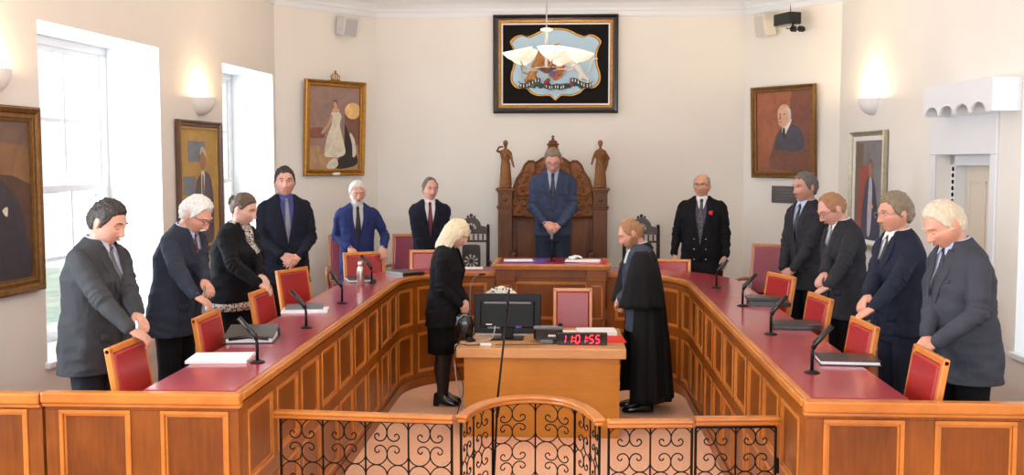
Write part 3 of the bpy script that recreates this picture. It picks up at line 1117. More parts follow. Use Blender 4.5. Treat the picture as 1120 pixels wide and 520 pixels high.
def statue(x, pose, parent):
    """robed figure about 0.55 tall standing on a pillar"""
    b = MB()
    z = 1.427
    b.tube([(x, 0, z), (x, 0, z + .02)], 0.075, 16)
    b.tube([(x, 0, z + .02), (x + .005, 0, z + .12), (x - .003, 0, z + .24), (x, 0, z + .33), (x, 0, z + .40), (x, 0, z + .45), (x, 0, z + .465)],
           [0.075, 0.066, 0.060, 0.050, 0.066, 0.052, 0.02], 20, flat=(1, .75), up=(0, 1, 0))
    b.tube([(x, 0, z + .45), (x, 0, z + .50)], 0.018, 8)
    b.ball((x, -0.005, z + .525), (0.028, 0.032, 0.038), 12)
    b.ball((x, 0.012, z + .535), (0.033, 0.030, 0.036), 12)
    for k in range(9):
        a = PI + PI * k / 8
        b.tube([(x + .066 * math.cos(a), .05 * math.sin(a), z + .04), (x + .052 * math.cos(a + .2), .04 * math.sin(a + .2), z + .27)], [0.011, 0.006], 6)
    b.tube([(x - .05, -.035, z + .44), (x + .01, -.05, z + .35), (x + .055, -.03, z + .27)], 0.014, 6)
    if pose == 'raised':
        b.capsule([(x - .055, 0, z + .425), (x - .10, -.02, z + .44), (x - .075, -.03, z + .485), (x - .03, -.04, z + .49)], [.02, .017, .014, .012], 8)
        b.capsule([(x + .055, 0, z + .42), (x + .075, -.02, z + .34), (x + .10, -.03, z + .25)], [.02, .016, .011], 8)
    else:
        b.capsule([(x - .055, 0, z + .42), (x - .085, -.02, z + .35), (x - .105, -.05, z + .28)], [.02, .016, .011], 8)
        b.capsule([(x + .055, 0, z + .42), (x + .10, 0, z + .35), (x + .055, -.03, z + .27)], [.02, .018, .012], 8)
        b.tube([(x + .05, .01, z + .44), (x + .08, .01, z + .3), (x + .06, .0, z + .2)], [.02, .02, .01], 8)
    me = remesh(b, 0.005, 3)
    link('carved_statue', me, CARVL, parent, True)


CARVL = wood('statue_oak', hexc(92, 56, 26), hexc(140, 92, 46), 0.5, 0.05, spec=.25)
statue(-0.565, 'raised', t)
statue(0.565, 'lowered', t)

# ------------------------------------------------------------ things on the table
TB = TZ
t = thing('computer_monitor', 'black computer monitor seen from behind on the clerks table', 'monitor', (-0.50, 8.72, TB))
MM = Matrix.Translation((0, 0, -0.035)) @ Matrix.Rotation(R(-4), 4, 'X')
MB().box(-0.285, 0.285, -0.02, 0.02, 0.08, 0.42, MM).build('screen_case', BLACKP, t, bevel=0.008)
MB().box(-0.23, 0.23, -0.045, -0.02, 0.13, 0.36, MM).build('back_cover', BLACKP, t, bevel=0.012)
MB().box(-0.20, 0.20, -0.052, -0.044, 0.335, 0.352, MM).build('vent_strip', GREYP, t, bevel=0.003)
MB().box(-0.18, -0.13, -0.0475, -0.044, 0.155, 0.165, MM).build('sticker', PAPER, t)
MB().box(-0.165, -0.06, -0.0475, -0.044, 0.125, 0.140, MM).build('port_strip', GREYP, t)
MB().box(0.07, 0.12, -0.0475, -0.044, 0.13, 0.15, MM).build('blue_plug', mat('blue_plastic', hexc(60, 60, 150), 0.5), t)
MB().box(-0.05, 0.05, -0.03, 0.01, 0.01, 0.16).build('stand_neck', BLACKP, t, bevel=0.006)
MB().box(-0.14, 0.14, -0.09, 0.08, 0.0, 0.014).build('stand_base', BLACKP, t, bevel=0.005)
MB().box(-0.27, 0.27, 0.0195, 0.0215, 0.10, 0.40, MM).build('screen', BLACKG, t)

t = thing('desk_phone', 'black desk telephone facing away beside the monitor', 'telephone', (-0.15, 8.60, TB))
m = MB()
m.rings([[(-.12, -.06, .035), (.12, -.06, .035), (.12, -.06, .12), (-.12, -.06, .12)][::1], [(-.125, .06, .01), (.125, .06, .01), (.125, .06, .05), (-.125, .06, .05)]])
m.build('phone_body', BLACKP, t, bevel=0.008)
MB().box(-.125, .125, -.085, -.035, .112, .142).build('top_ridge', GREYP, t, bevel=0.012)
MB().box(-.11, .12, -.075, -.05, .02, .12).build('back_shell', BLACKG, t, bevel=0.01)
MB().box(-.07, .04, -.09, -.03, 0.0, .03).build('foot', GREYP, t, bevel=0.006)
MB().box(.0, .06, -.0765, -.075, .055, .07).build('sticker', PAPER, t)
MB().capsule([(.10, -.06, .15), (.10, .06, .09)], .02, 10).build('handset', BLACKP, t, True)

t = thing('desk_speaker', 'small black loudspeaker at the left end of the clerks table', 'loudspeaker', (-0.865, 8.66, TB))
m = MB()
m.rings([[(x * k, y * k2, z) for x, y in smooth_poly([(-.062, -.04), (.062, -.04), (.07, .05), (0, .075), (-.07, .05)], 3)] for z, k, k2 in ((0.0, .8, .8), (.02, 1, 1), (.12, 1.05, 1.1), (.19, .85, .9), (.22, .5, .5))])
m.build('speaker_body', BLACKG, t, True)
MB().tube([(-.06, -.05, .13), (-.045, -.055, .18), (0, -.04, .215), (.05, -.02, .20)], .007, 8).build('light_trim', GREYP, t, True)
t = thing('gooseneck_microphone', 'thin gooseneck microphone rising at the left end of the clerks table', 'microphone', (-0.83, 8.90, TB))
MB().lathe([(0.035, 0), (0.035, .015), (.012, .022)], n=16).build('base', BLACKP, t, True)
MB().tube(spline([(0, 0, .02), (-.005, 0, .25), (0.0, 0, .42), (.03, -.01, .50), (.08, -.02, .53)], 5), .004, 6).build('stem', GREYP, t, True)
MB().capsule([(.08, -.02, .53), (.12, -.03, .535)], .010, 8).build('microphone_head', BLACKP, t, True)

t = thing('computer_mouse', 'black computer mouse at the left of the clerks table', 'mouse', (-0.80, 8.55, TB), R(40))
MB().ball((0, 0, 0.018), (.035, .062, .0175), 14).build('mouse_body', BLACKP, t, True)
tag(MB().box(-.22, .22, -.07, .07, 0, .022, Matrix.Translation((-0.56, 8.93, TB)) @ Matrix.Rotation(R(2), 4, 'Z')).build('keyboard', PAPER, None, bevel=0.005), 'pale computer keyboard under the monitor on the clerks table', 'keyboard')
CAB = mat('grey_cable_sheath', hexc(176, 176, 180), 0.5)
zt_ = TB + 0.005
tag(MB().tube(spline([(-.60, 8.64, TB + .12), (-.62, 8.60, TB + .03), (-.70, 8.56, zt_), (-.80, 8.45, zt_), (-.885, 8.40, zt_ + .004), (-.918, 8.42, .70), (-.91, 8.45, .45), (-.86, 8.50, .2), (-.88, 8.46, .01)], 6), .005, 6).build('grey_cable', CAB, None, True), 'grey cable falling off the left edge of the clerks table', 'cable')
tag(MB().tube(spline([(-.66, 8.42, zt_), (-.80, 8.36, zt_), (-.895, 8.40, zt_), (-.92, 8.42, .62), (-.86, 8.55, .35), (-.91, 8.50, .12), (-.87, 8.6, .01)], 6), .004, 6).build('black_cable', BLACKP, None, True), 'black cable hanging at the left side of the clerks table', 'cable')
tag(MB().tube(spline([(-.58, 8.40, zt_), (-.40, 8.42, zt_), (-.22, 8.43, zt_), (-.1, 8.47, zt_), (0.0, 8.50, zt_)], 6), .003, 6).build('black_cable', BLACKP, None, True), 'thin black cable running along the front edge of the tabletop', 'cable')
tag(MB().box(-.045, .045, -.014, .014, 0, .02, Matrix.Translation((-.66, 8.385, TB)) @ Matrix.Rotation(R(-4), 4, 'Z')).build('cable_adapter', PAPER, None, bevel=0.004), 'small white cable adapter near the front edge of the clerks table', 'adapter')

# digital clock
RED = mat('red_led', (1.0, 0.02, 0.03), 0.4, emit=(1.0, 0.02, 0.05), estr=5.0)
t = thing('digital_clock', 'black digital clock showing 11:01:55 in red', 'clock', (0.13, 8.47, TB), R(1))
MB().box(-.205, .205, -.025, .025, 0, .10).build('clock_case', BLACKG, t, bevel=0.005)
SEG = {'0': 'abcdef', '1': 'bc', '5': 'afgcd'}


def digit(ch_, x, z, w, h, parent):
    m = MB()
    e = .0035
    sk = 0.12
    hh = h / 2
    S = {'a': (0, h, w, h), 'd': (0, 0, w, 0), 'g': (0, hh, w, hh), 'f': (0, hh, 0, h), 'e': (0, 0, 0, hh), 'b': (w, hh, w, h), 'c': (w, 0, w, hh)}
    for s in SEG[ch_]:
        x0, z0, x1, z1 = S[s]
        if z0 == z1:
            m.box(x + x0 + e + sk * z0, x + x1 - e + sk * z0, -.0275, -.0255, z + z0 - e, z + z0 + e)
        else:
            m.rings([[(x + x0 + sk * zz + dx, -.0275 + dy, z + zz) for dx, dy in ((-e, 0), (e, 0), (e, .002), (-e, .002))] for zz in (z0 + e * 1.3, z1 - e * 1.3)])
    m.build('digit', RED, parent)


x = -.170
for g_ in ('11', '01', '55'):
    for d_ in g_:
        digit(d_, x, .018, .030, .062, t)
        x += .0505
    if g_ != '55':
        m = MB()
        for zz in (.035, .062):
            m.box(x - .010 + .12 * zz - .0, x - .003 + .12 * zz, -.0275, -.0255, zz - .0035, zz + .0035)
        m.build('colon', RED, t)
        x += .012

# papers on the table
def sheet(nm, lab, cat, x, y, z, w, d, rz, h, m_=PAPER, group=None):
    o = MB().box(-w / 2, w / 2, -d / 2, d / 2, 0, h).build(nm, m_, None, bevel=min(.002, h * .3))
    o.location = (x, y, z)
    o.rotation_euler = (0, 0, rz)
    return tag(o, lab, cat, group)


REDC = mat('red_card', hexc(214, 40, 26), 0.6)
sheet('red_folder', 'red card folder under the papers on the clerks table', 'folder', .38, 8.72, TB, .22, .32, R(3), .008, REDC)
sheet('paper_pile', 'stack of white papers on the right side of the clerks table', 'papers', .26, 9.02, TB, .34, .24, R(4), .035)
sheet('white_notebook', 'small white notebook behind the phone on the clerks table', 'notebook', .02, 8.93, TB, .13, .16, R(6), .03)

# floor microphone stand in the well
t = thing('microphone_stand', 'tall thin black microphone stand in the well before the clerks table', 'microphone stand', (-0.47, 6.5, 0))
MB().lathe([(.12, 0), (.12, .012), (.02, .03)], n=20).build('base', IRON, t, True)
MB().tube([(0, 0, .02), (.035, 0, .75), (.095, 0, 1.30)], .007, 8).build('pole', IRON, t, True)
MB().capsule([(.093, 0, 1.30), (.105, 0, 1.42)], .009, 10).build('microphone_head', BLACKP, t, True)
MB().capsule([(.03, 0, .62), (.045, 0, .72)], .011, 8).build('clutch', BLACKP, t, True)

# ------------------------------------------------------------ things on the desks
def make_mic():
    """goose desk microphone leaning towards -x"""
    t = thing('desk_microphone', 'black desk microphone', 'microphone')
    MB().lathe([(.042, 0), (.042, .006), (.030, .012), (.012, .016)], n=20).build('base', BLACKP, t, True)
    MB().tube([(0, 0, .012), (0, 0, .11), (-.005, 0, .14)], [.009, .009, .008], 10).build('stem', BLACKP, t, True)
    MB().tube([(-.003, 0, .13), (-.012, 0, .155), (-.10, 0, .255)], [.013, .016, .014], 10).build('microphone_head', BLACKG, t, True)
    return t


mc = make_mic()
mics = [
    (-1.73, 5.67, 5, 'beside the white papers, nearest on the left desk'),
    (-1.76, 6.88, 0, 'before the grey notebook on the left desk'),
    (-1.78, 8.10, 0, 'on the left desk nearer than the steel bottle'),
    (-1.80, 9.46, -10, 'behind the steel bottle on the curved left desk'),
    (1.31, 5.55, 180, 'nearest on the right desk, leaning over a black folder'),
    (1.33, 6.78, 180, 'on the right desk, second from the near end'),
    (1.37, 8.11, 172, 'on the right desk beside the two stacked black folders'),
    (1.33, 9.25, 150, 'on the curved right desk, farthest back'),
]
for i, (x, y, rz, lab) in enumerate(mics):
    place(mc, i > 0, (x, y, ZT), R(rz), 'black desk microphone ' + lab, 'desk microphones')
MBX = thing('bench_microphone', 'thin black microphone standing on the raised bench before the chairman', 'microphone', (-0.155, 10.75, 1.206))
MB().lathe([(.04, 0), (.04, .008), (.012, .014)], n=16).build('base', BLACKP, MBX, True)
MB().tube([(0, 0, .01), (0, 0, .24)], .006, 8).build('stem', BLACKP, MBX, True)
MB().capsule([(0, 0, .24), (0, 0, .33)], .013, 8).build('microphone_head', GREYP, MBX, True)


def portfolio(nm, lab, x, y, rz, w, d, h, z=ZT, paper=False, group=None, scalez=1.0):
    t = thing(nm, lab, 'folder', (x, y, z), rz, group)
    MB().box(-w / 2, w / 2, -d / 2, d / 2, 0, .006).build('cover', BLACKL, t, bevel=.002)
    MB().box(-w / 2 + .008, w / 2 - .008, -d / 2 + .008, d / 2 - .02, .006, h - .006).build('page_block', PAPER if paper else BLACKL, t, bevel=.002)
    MB().box(-w / 2, w / 2, -d / 2, d / 2, h - .006, h).build('cover', BLACKL, t, bevel=.0025)
    MB().tube([(-w / 2, d / 2, h / 2), (w / 2, d / 2, h / 2)], h / 2, 12).build('spine', BLACKL, t, True)
    return t


FG = 'black folders on the desks'
portfolio('portfolio_folder', 'black folder under the nearest microphone on the right desk', 1.575, 5.86, R(-4), .33, .24, .030, paper=True, group=FG)
portfolio('portfolio_folder', 'black folder with gold emboss on the right desk beside the bowed man with glasses', 1.56, 7.08, R(-8), .32, .25, .035, group=FG)
sheet('zipped_folder', 'black folder lying under another, far on the right desk', 'folder', 1.59, 8.22, ZT, .32, .24, R(-5), .030, BLACKL, FG)
sheet('zipped_folder', 'thin black folder on top of another, far on the right desk', 'folder', 1.56, 8.30, ZT + .030, .26, .20, R(-5), .022, BLACKL, FG)
# papers and binder on the left
sheet('paper_pile', 'stack of white papers lying on the near left desk', 'papers', -1.965, 5.75, ZT, .26, .34, R(-84), .018)
t = thing('ring_binder', 'open-edged black ring binder with white pages on the near left desk', 'binder', (-1.985, 6.42, ZT), R(-82))
MB().box(-.17, .17, -.155, .155, 0, .006).build('cover', BLACKL, t, bevel=.002)
MB().box(-.14, .155, -.14, .14, .006, .036).build('page_block', PAPER, t, bevel=.002)
MB().box(-.10, .15, -.12, .13, .036, .040).build('cover_insert', BLACKG, t)
MB().tube([(-.13, -.15, .026), (-.13, .15, .026)], .028, 12).build('spine', BLACKL, t, True)
MB().tube([(.16, -.12, .03), (.168, 0, .045), (.16, .12, .03)], .012, 8).build('strap', BLACKL, t, True)
MB().box(-.15, .16, -.16, .15, .052, .057, Matrix.Rotation(R(7), 4, 'Y')).build('cover', BLACKL, t, bevel=.002)
sheet('paper_pile', 'white papers under the grey notebook on the left desk', 'papers', -1.965, 7.66, ZT, .25, .34, R(-80), .014)
sheet('grey_notebook', 'grey notebook on white papers on the left desk', 'notebook', -1.99, 7.74, ZT + .014, .20, .28, R(-78), .018, mat('grey_cover', hexc(96, 98, 108), 0.5))
t = portfolio('portfolio_folder', 'black folder with white pages behind the steel bottle', -1.95, 9.62, R(-70), .30, .24, .034, paper=True, group=FG)
t = thing('steel_bottle', 'brushed steel drinking bottle on the curved left desk', 'bottle', (-1.865, 9.27, ZT))
MB().lathe([(.030, 0), (.034, .006), (.034, .13), (.032, .155), (.022, .175), (.018, .185)], n=24).build('bottle_body', STEEL, t, True)
MB().lathe([(.022, .183), (.023, .19), (.023, .215), (.018, .222)], n=20).build('cap', STEEL, t, True)
portfolio('portfolio_folder', 'black folder before the empty maroon armchair on the curved left desk', -1.62, 10.25, R(-50), .34, .24, .030, group=FG)
sheet('loose_paper', 'white sheet of paper on the desk behind the blonde woman', 'papers', -1.02, 10.85, ZT, .28, .20, R(4), .004)
portfolio('portfolio_folder', 'small black folder before the red chair behind the gowned clerk', .78, 10.75, R(8), .22, .16, .02, group=FG)
# on the raised bench
zb = 1.206
BLUEC = mat('blue_violet_cover', hexc(70, 60, 150), 0.5)
sheet('blue_folder', 'blue folder under papers on the left of the raised bench', 'folder', -.44, 10.72, zb, .42, .26, R(3), .010, BLUEC)
sheet('paper_pile', 'open white papers on the left of the raised bench', 'papers', -.50, 10.70, zb + .010, .30, .22, R(5), .008)
sheet('blue_booklet', 'small blue booklet beside the bench microphone', 'booklet', -.245, 10.86, zb, .10, .12, R(12), .014, BLUEC)
sheet('red_folder', 'red card folder at the right end of the raised bench', 'folder', .27, 10.72, zb, .28, .27, R(-3), .006, REDC)
sheet('paper_pile', 'spread of white papers on the right of the raised bench', 'papers', .17, 10.71, zb + .006, .36, .22, R(-5), .016)
o = MB().rings([[(x, -.05 + .02 * math.sin(x * 40), z0 + .012 * math.sin(x * 55)) for x in [-.07 + .014 * i for i in range(11)]] + [(x, .05, z0 + .010 * math.cos(x * 50)) for x in [.07 - .014 * i for i in range(11)]] for z0 in (.012, .030)]).build('cloth', PAPER, None, True)
o.location = (.09, 10.78, zb + .022)
tag(o, 'crumpled white tissue on the papers of the raised bench', 'tissue')
sheet('programme_leaflet', 'red and white leaflet lying on the well carpet beyond the railing', 'leaflet', -1.18, 8.95, 0, .28, .12, R(10), .004, spots('leaflet_print', hexc(235, 225, 225), hexc(205, 40, 50), 5, 0.5, feature='N'))

# ------------------------------------------------------------ things on the walls
def wframe(p, q, dist, z):
    """matrix on the wall p->q (p at the viewer's left), dist along it, height z; -y points into the room"""
    p, q = Vector(p), Vector(q)
    d = (q - p).normalized()
    c = p + d * dist
    return (c.x, c.y, z), math.atan2(d.y, d.x)


WB = ((-2.35, 12.8), (2.15, 12.8))
WCL = ((-3.3, 11.67), (-2.35, 12.8))
WCR = ((2.15, 12.8), (3.02, 11.76))
WL = ((LW(0), 0.0), (-3.3, 11.67))
WR = ((3.02, 11.76), (RW(0), 0.0))


def onwall(w, dist, z):
    return wframe(w[0], w[1], dist, z)


MXZ = Matrix.Rotation(R(90), 4, 'X')      # 2D (x, y) -> (x, z), extrusion towards -y


def frame_rings(w, h, prof):
    """mitred frame: prof = (outward offset from the inner edge, depth towards the room), closed loop"""
    rs = []
    for sx, sz in ((-1, -1), (1, -1), (1, 1), (-1, 1), (-1, -1)):
        rs.append([(sx * (w / 2 + o), -d, sz * (h / 2 + o)) for o, d in prof])
    return rs


def picture(name, lab, cat, w_, dist, zc, w, h, fw, fmat, canvas, shapes, tilt=0.0, liner=None, group=None, depth=0.05):
    loc, rz = onwall(w_, dist, zc)
    t = thing(name, lab, cat, loc, rz, group)
    T = Matrix.Translation((0, -0.012, -h / 2)) @ Matrix.Rotation(tilt, 4, 'X') @ Matrix.Translation((0, 0, h / 2))
    iw, ih = w - 2 * fw, h - 2 * fw
    prof = [(0, 0.004), (0, depth * .45), (fw * .18, depth * .5), (fw * .25, depth * .62), (fw * .5, depth * .55), (fw * .62, depth * .85), (fw * .85, depth), (fw, depth * .8), (fw, 0.0)]
    m = MB()
    m.rings(frame_rings(iw, ih, prof), cap=False)
    m.xf(T).build('picture_frame', fmat, t)
    if liner:
        lw, lm = liner
        m = MB()
        m.rings(frame_rings(iw - 2 * lw, ih - 2 * lw, [(0, .004), (0, depth * .35), (lw * .5, depth * .42), (lw, depth * .4), (lw, .004)]), cap=False)
        m.xf(T).build('frame_liner', lm, t)
        iw, ih = iw - 2 * lw, ih - 2 * lw
    cv = MB().box(-iw / 2, iw / 2, -0.008, 0, -ih / 2, ih / 2).xf(T).build('canvas', canvas, t)
    for k, (nm, pts, mt) in enumerate(shapes):
        y = -0.008 - 0.0006 * k
        pp = [(x * iw, z * ih) for x, z in pts]
        if nm not in ('painted_picture', 'painted_panel', 'painted_cabinet'):
            pp = smooth_poly(pp, 4)
        pp = [(max(-iw / 2, min(iw / 2, x)), max(-ih / 2, min(ih / 2, z))) for x, z in pp]
        MB().prism(pp, 0.0006, T @ Matrix.Translation((0, y, 0)) @ MXZ).build(nm, mt, cv)
    return t


def paint(nm, rgb, var=.18, sc=9):
    return mat('paint_' + nm, hexc(*rgb), 0.5, var=var, vscale=sc, bump=.15, bscale=40, distort=1.0)


def ell(cx, cz, rx, rz, n=10):
    return [(cx + rx * math.cos(2 * PI * k / n), cz + rz * math.sin(2 * PI * k / n)) for k in range(n)]


P_SKIN, P_SKIN2 = paint('flesh', (206, 160, 128)), paint('flesh_dark', (160, 112, 84))
P_SUIT, P_DARK, P_BROWN = paint('suit', (66, 62, 74)), paint('dark', (40, 34, 34)), paint('brown', (136, 78, 46), .22)
P_WHITE, P_HAIR = paint('white', (222, 212, 198)), paint('hair', (196, 184, 170))

# lady in a long white dress, gilt frame with a crown, canted left wall
picture('portrait_painting', 'tall portrait of a lady in long white dress, gilt frame with crown', 'painting', WCL, 0.79, 2.635, 0.88, 1.12, 0.075, GOLD,
        paint('mauve_room', (150, 122, 112), .2, 4), [
            ('painted_floor', [(-.5, -.5), (.5, -.5), (.5, -.30), (0, -.26), (-.5, -.22)], paint('tan', (172, 140, 104))),
            ('painted_table', [(-.48, -.12), (-.22, -.12), (-.20, -.08), (-.24, .0), (-.44, .0), (-.5, -.05)], paint('table', (132, 84, 70))),
            ('painted_cabinet', [(.20, -.20), (.5, -.20), (.5, .18), (.20, .18)], paint('cabinet', (122, 82, 68))),
            ('painted_glow', ell(.36, .22, .16, .10), paint('glow', (240, 196, 130))),
            ('painted_drape', [(.20, .05), (.28, -.05), (.34, -.15), (.42, -.25), (.48, -.42), (.30, -.48), (.05, -.49), (.08, -.38), (.2, -.25)], P_DARK),
            ('painted_drape', [(.30, -.05), (.40, -.12), (.45, -.30), (.38, -.35), (.36, -.2)], P_WHITE),
            ('painted_drape', [(-.12, -.42), (.02, -.36), (.08, -.44), (0, -.49), (-.14, -.49)], P_WHITE),
            ('painted_dress', [(-.05, .20), (.08, .20), (.13, .14), (.10, .04), (.18, -.16), (.22, -.30), (.10, -.35), (-.10, -.35), (-.20, -.32), (-.15, -.10), (-.06, .06), (-.10, .14)], paint('ivory', (222, 214, 192))),
            ('painted_arm', [(-.09, .17), (-.05, .14), (-.12, .02), (-.24, -.07), (-.26, -.04), (-.14, .06)], P_SKIN),
            ('painted_shoulders', [(-.06, .20), (.08, .20), (.05, .245), (-.03, .245)], P_SKIN),
            ('painted_head', ell(.0, .29, .038, .038), P_SKIN),
            ('painted_hair', [(-.04, .30), (-.03, .335), (.02, .345), (.045, .31), (.04, .28), (.02, .315), (-.02, .32)], paint('auburn', (110, 78, 60))),
        ], tilt=0.05)
t = [o for o in SC.objects if o.get('label', '').startswith('tall portrait of a lady')][0]
m = MB()
for k in range(5):
    a = PI * (k + .5) / 5
    m.tube([(0.055 * math.cos(a), -.075, .565), (0.07 * math.cos(a), -.075, .60 + .03 * math.sin(a)), (0, -.075, .655)], .006, 6)
m.tube([(-.06, -.075, .565), (.06, -.075, .565)], .011, 8)
m.ball((0, -.075, .665), .014, 8)
m.tube([(-.09, -.07, .555), (.09, -.07, .555)], .008, 6)
m.build('crown_ornament', GOLD, t)
MB().box(-.05, .05, -.075, -.06, -.555, -.525).build('name_plate', PLASTER, t)

# gentleman, brown painting, canted right wall
picture('portrait_painting', 'brown half-length portrait of a bald gentleman in a gilt frame', 'painting', WCR, 0.62, 2.585, 0.92, 1.07, 0.07, GOLDD,
        paint('brown_ground', (150, 84, 50), .25, 4), [
            ('painted_curtain', [(.10, -.5), (.5, -.5), (.5, .5), (.16, .5), (.12, 0)], paint('dark_brown', (112, 60, 38))),
            ('painted_coat', [(-.24, -.46), (-.20, -.20), (-.12, -.02), (.02, .08), (.16, .10), (.34, .02), (.44, -.20), (.46, -.46)], paint('brown_coat', (110, 66, 46))),
            ('painted_coat', [(-.16, -.20), (-.10, -.02), (.02, .08), (.16, .10), (.32, .02), (.38, -.18), (.2, -.25), (0, -.22)], P_SUIT),
            ('painted_collar', [(-.02, .05), (.14, .16), (.13, .10), (.02, -.04)], P_WHITE),
            ('painted_tie', [(-.01, .04), (.03, .04), (.03, -.08), (-.01, -.06)], P_DARK),
            ('painted_head', [(-.10, .18), (-.09, .28), (-.02, .34), (.08, .33), (.13, .25), (.12, .15), (.06, .08), (-.02, .06), (-.08, .10)], P_SKIN),
            ('painted_hair', [(.06, .30), (.13, .28), (.145, .18), (.11, .12), (.09, .22)], P_HAIR),
            ('painted_eye', ell(-.055, .225, .02, .007), P_DARK),
            ('painted_eye', ell(.02, .222, .018, .007), P_DARK),
            ('painted_nose', [(-.05, .22), (-.085, .165), (-.05, .155), (-.03, .18)], P_SKIN2),
            ('painted_mouth', ell(-.05, .125, .03, .007), P_SKIN2),
        ], tilt=0.04)
loc, rz = onwall(WCR, 0.62, 1.855)
t = thing('wall_plaque', 'dark metal plaque under the brown portrait on the right', 'plaque', loc, rz)
MB().box(-.18, .18, -.015, 0, -.10, .10).build('plate', mat('dark_pewter', hexc(92, 88, 88), .5, .5, var=.15, vscale=10), t, bevel=.004)
m = MB()
for k in range(4):
    m.box(-.12 + .02 * (k % 2), .12 - .02 * (k % 2), -.0162, -.015, .05 - .035 * k, .056 - .035 * k)
m.build('engraved_lines', mat('worn_pewter', hexc(120, 116, 114), .5, .5), t)

# gentleman in grey on ochre ground, left wall between the windows
def sL(y):
    return (Vector((LW(y), y)) - Vector(WL[0])).length


def sR(y):
    return (Vector((RW(y), y)) - Vector(WR[0])).length


BRF = wood('brown_frame_wood', hexc(70, 44, 28), hexc(112, 76, 48), 0.4, 0.2)
OCH = paint('ochre', (182, 148, 78), .12)
picture('portrait_painting', 'full portrait of a man in grey suit on ochre ground between the left windows', 'painting', WL, sL(9.54), 2.0, 0.94, 1.24, 0.06, BRF,
        OCH, [
            ('painted_picture', [(-.30, .22), (.18, .22), (.18, .40), (-.30, .40)], paint('sea', (120, 128, 138))),
            ('painted_picture', [(-.44, -.06), (-.12, -.06), (-.12, .10), (-.44, .10)], paint('sea', (120, 128, 138))),
            ('painted_picture', [(-.44, -.34), (-.12, -.34), (-.12, -.16), (-.44, -.16)], paint('sea', (120, 128, 138))),
            ('painted_suit', [(-.18, -.49), (-.16, -.20), (-.10, .02), (.0, .10), (.16, .14), (.32, .08), (.40, -.10), (.40, -.30), (.34, -.49)], paint('grey_suit', (92, 84, 92))),
            ('painted_shirt', [(.05, .12), (.15, .12), (.10, -.10), (.06, -.22)], P_WHITE),
            ('painted_tie', [(.08, .09), (.11, .09), (.10, -.08), (.07, -.14)], P_DARK),
            ('painted_head', ell(.10, .24, .085, .095), P_SKIN2),
            ('painted_hair', [(.02, .28), (.04, .34), (.12, .35), (.19, .30), (.185, .26), (.10, .31)], P_HAIR),
        ], liner=(.02, OCH))
# large gilt-framed portrait at the left edge
picture('portrait_painting', 'large gilt framed portrait of a man in dark suit at the left edge', 'painting', WL, sL(6.36), 1.99, 1.14, 1.24, 0.10, GOLDD,
        paint('umber_sky', (112, 88, 76), .3, 4), [
            ('painted_sunset', [(-.5, .10), (.5, .10), (.5, .32), (.1, .36), (-.5, .30)], paint('sunset', (134, 98, 66), .25, 5)),
            ('painted_land', [(-.5, -.5), (.5, -.5), (.5, .10), (-.5, .10)], paint('land', (86, 62, 52))),
            ('painted_suit', [(-.40, -.5), (-.38, -.1), (-.26, .08), (-.02, .16), (.18, .12), (.36, -.02), (.44, -.24), (.46, -.5)], paint('charcoal', (58, 54, 62))),
            ('painted_shirt', [(-.12, .14), (.02, .14), (-.02, -.06), (-.06, -.14)], P_WHITE),
            ('painted_tie', [(-.07, .12), (-.03, .12), (-.03, -.08), (-.06, -.12)], paint('maroon', (110, 30, 40))),
            ('painted_handkerchief', [(.16, -.06), (.22, -.04), (.21, -.10)], P_WHITE),
            ('painted_head', ell(-.05, .29, .085, .11), P_SKIN),
            ('painted_hair', [(-.14, .32), (-.12, .40), (-.04, .43), (.04, .39), (.04, .31), (-.05, .37)], P_HAIR),
        ], tilt=0.0)
# robed figure, silver frame, right wall
SILV = mat('silver_frame', hexc(170, 162, 140), .4, .6, var=.12, vscale=20)
picture('portrait_painting', 'tall portrait of a robed standing figure in a silver frame on the right wall', 'painting', WR, sR(10.78), 1.95, 0.96, 1.20, 0.05, SILV,
        paint('grey_blue_ground', (122, 118, 122), .2, 4), [
            ('painted_panel', [(-.48, -.48), (-.20, -.48), (-.20, .48), (-.48, .48)], paint('brown_door', (112, 90, 72))),
            ('painted_chair', [(-.34, -.4), (.12, -.4), (.14, .16), (.0, .24), (-.24, .22), (-.32, .05)], paint('crimson_chair', (150, 66, 54))),
            ('painted_robe', [(-.20, -.47), (-.16, -.1), (-.06, .08), (.06, .14), (.22, .08), (.34, -.15), (.42, -.46)], paint('robe', (52, 56, 84))),
            ('painted_shirt', [(.04, .10), (.14, .10), (.16, -.12), (.12, -.42), (.0, -.42)], paint('pale_grey', (176, 172, 180))),
            ('painted_hands', ell(.12, -.16, .08, .03), P_SKIN),
            ('painted_head', ell(.08, .22, .07, .085), P_SKIN2),
            ('painted_hair', [(.01, .24), (.03, .31), (.12, .31), (.16, .25), (.15, .22), (.09, .28)], paint('brown_hair', (116, 84, 62))),
        ], liner=(.045, PLASTER))

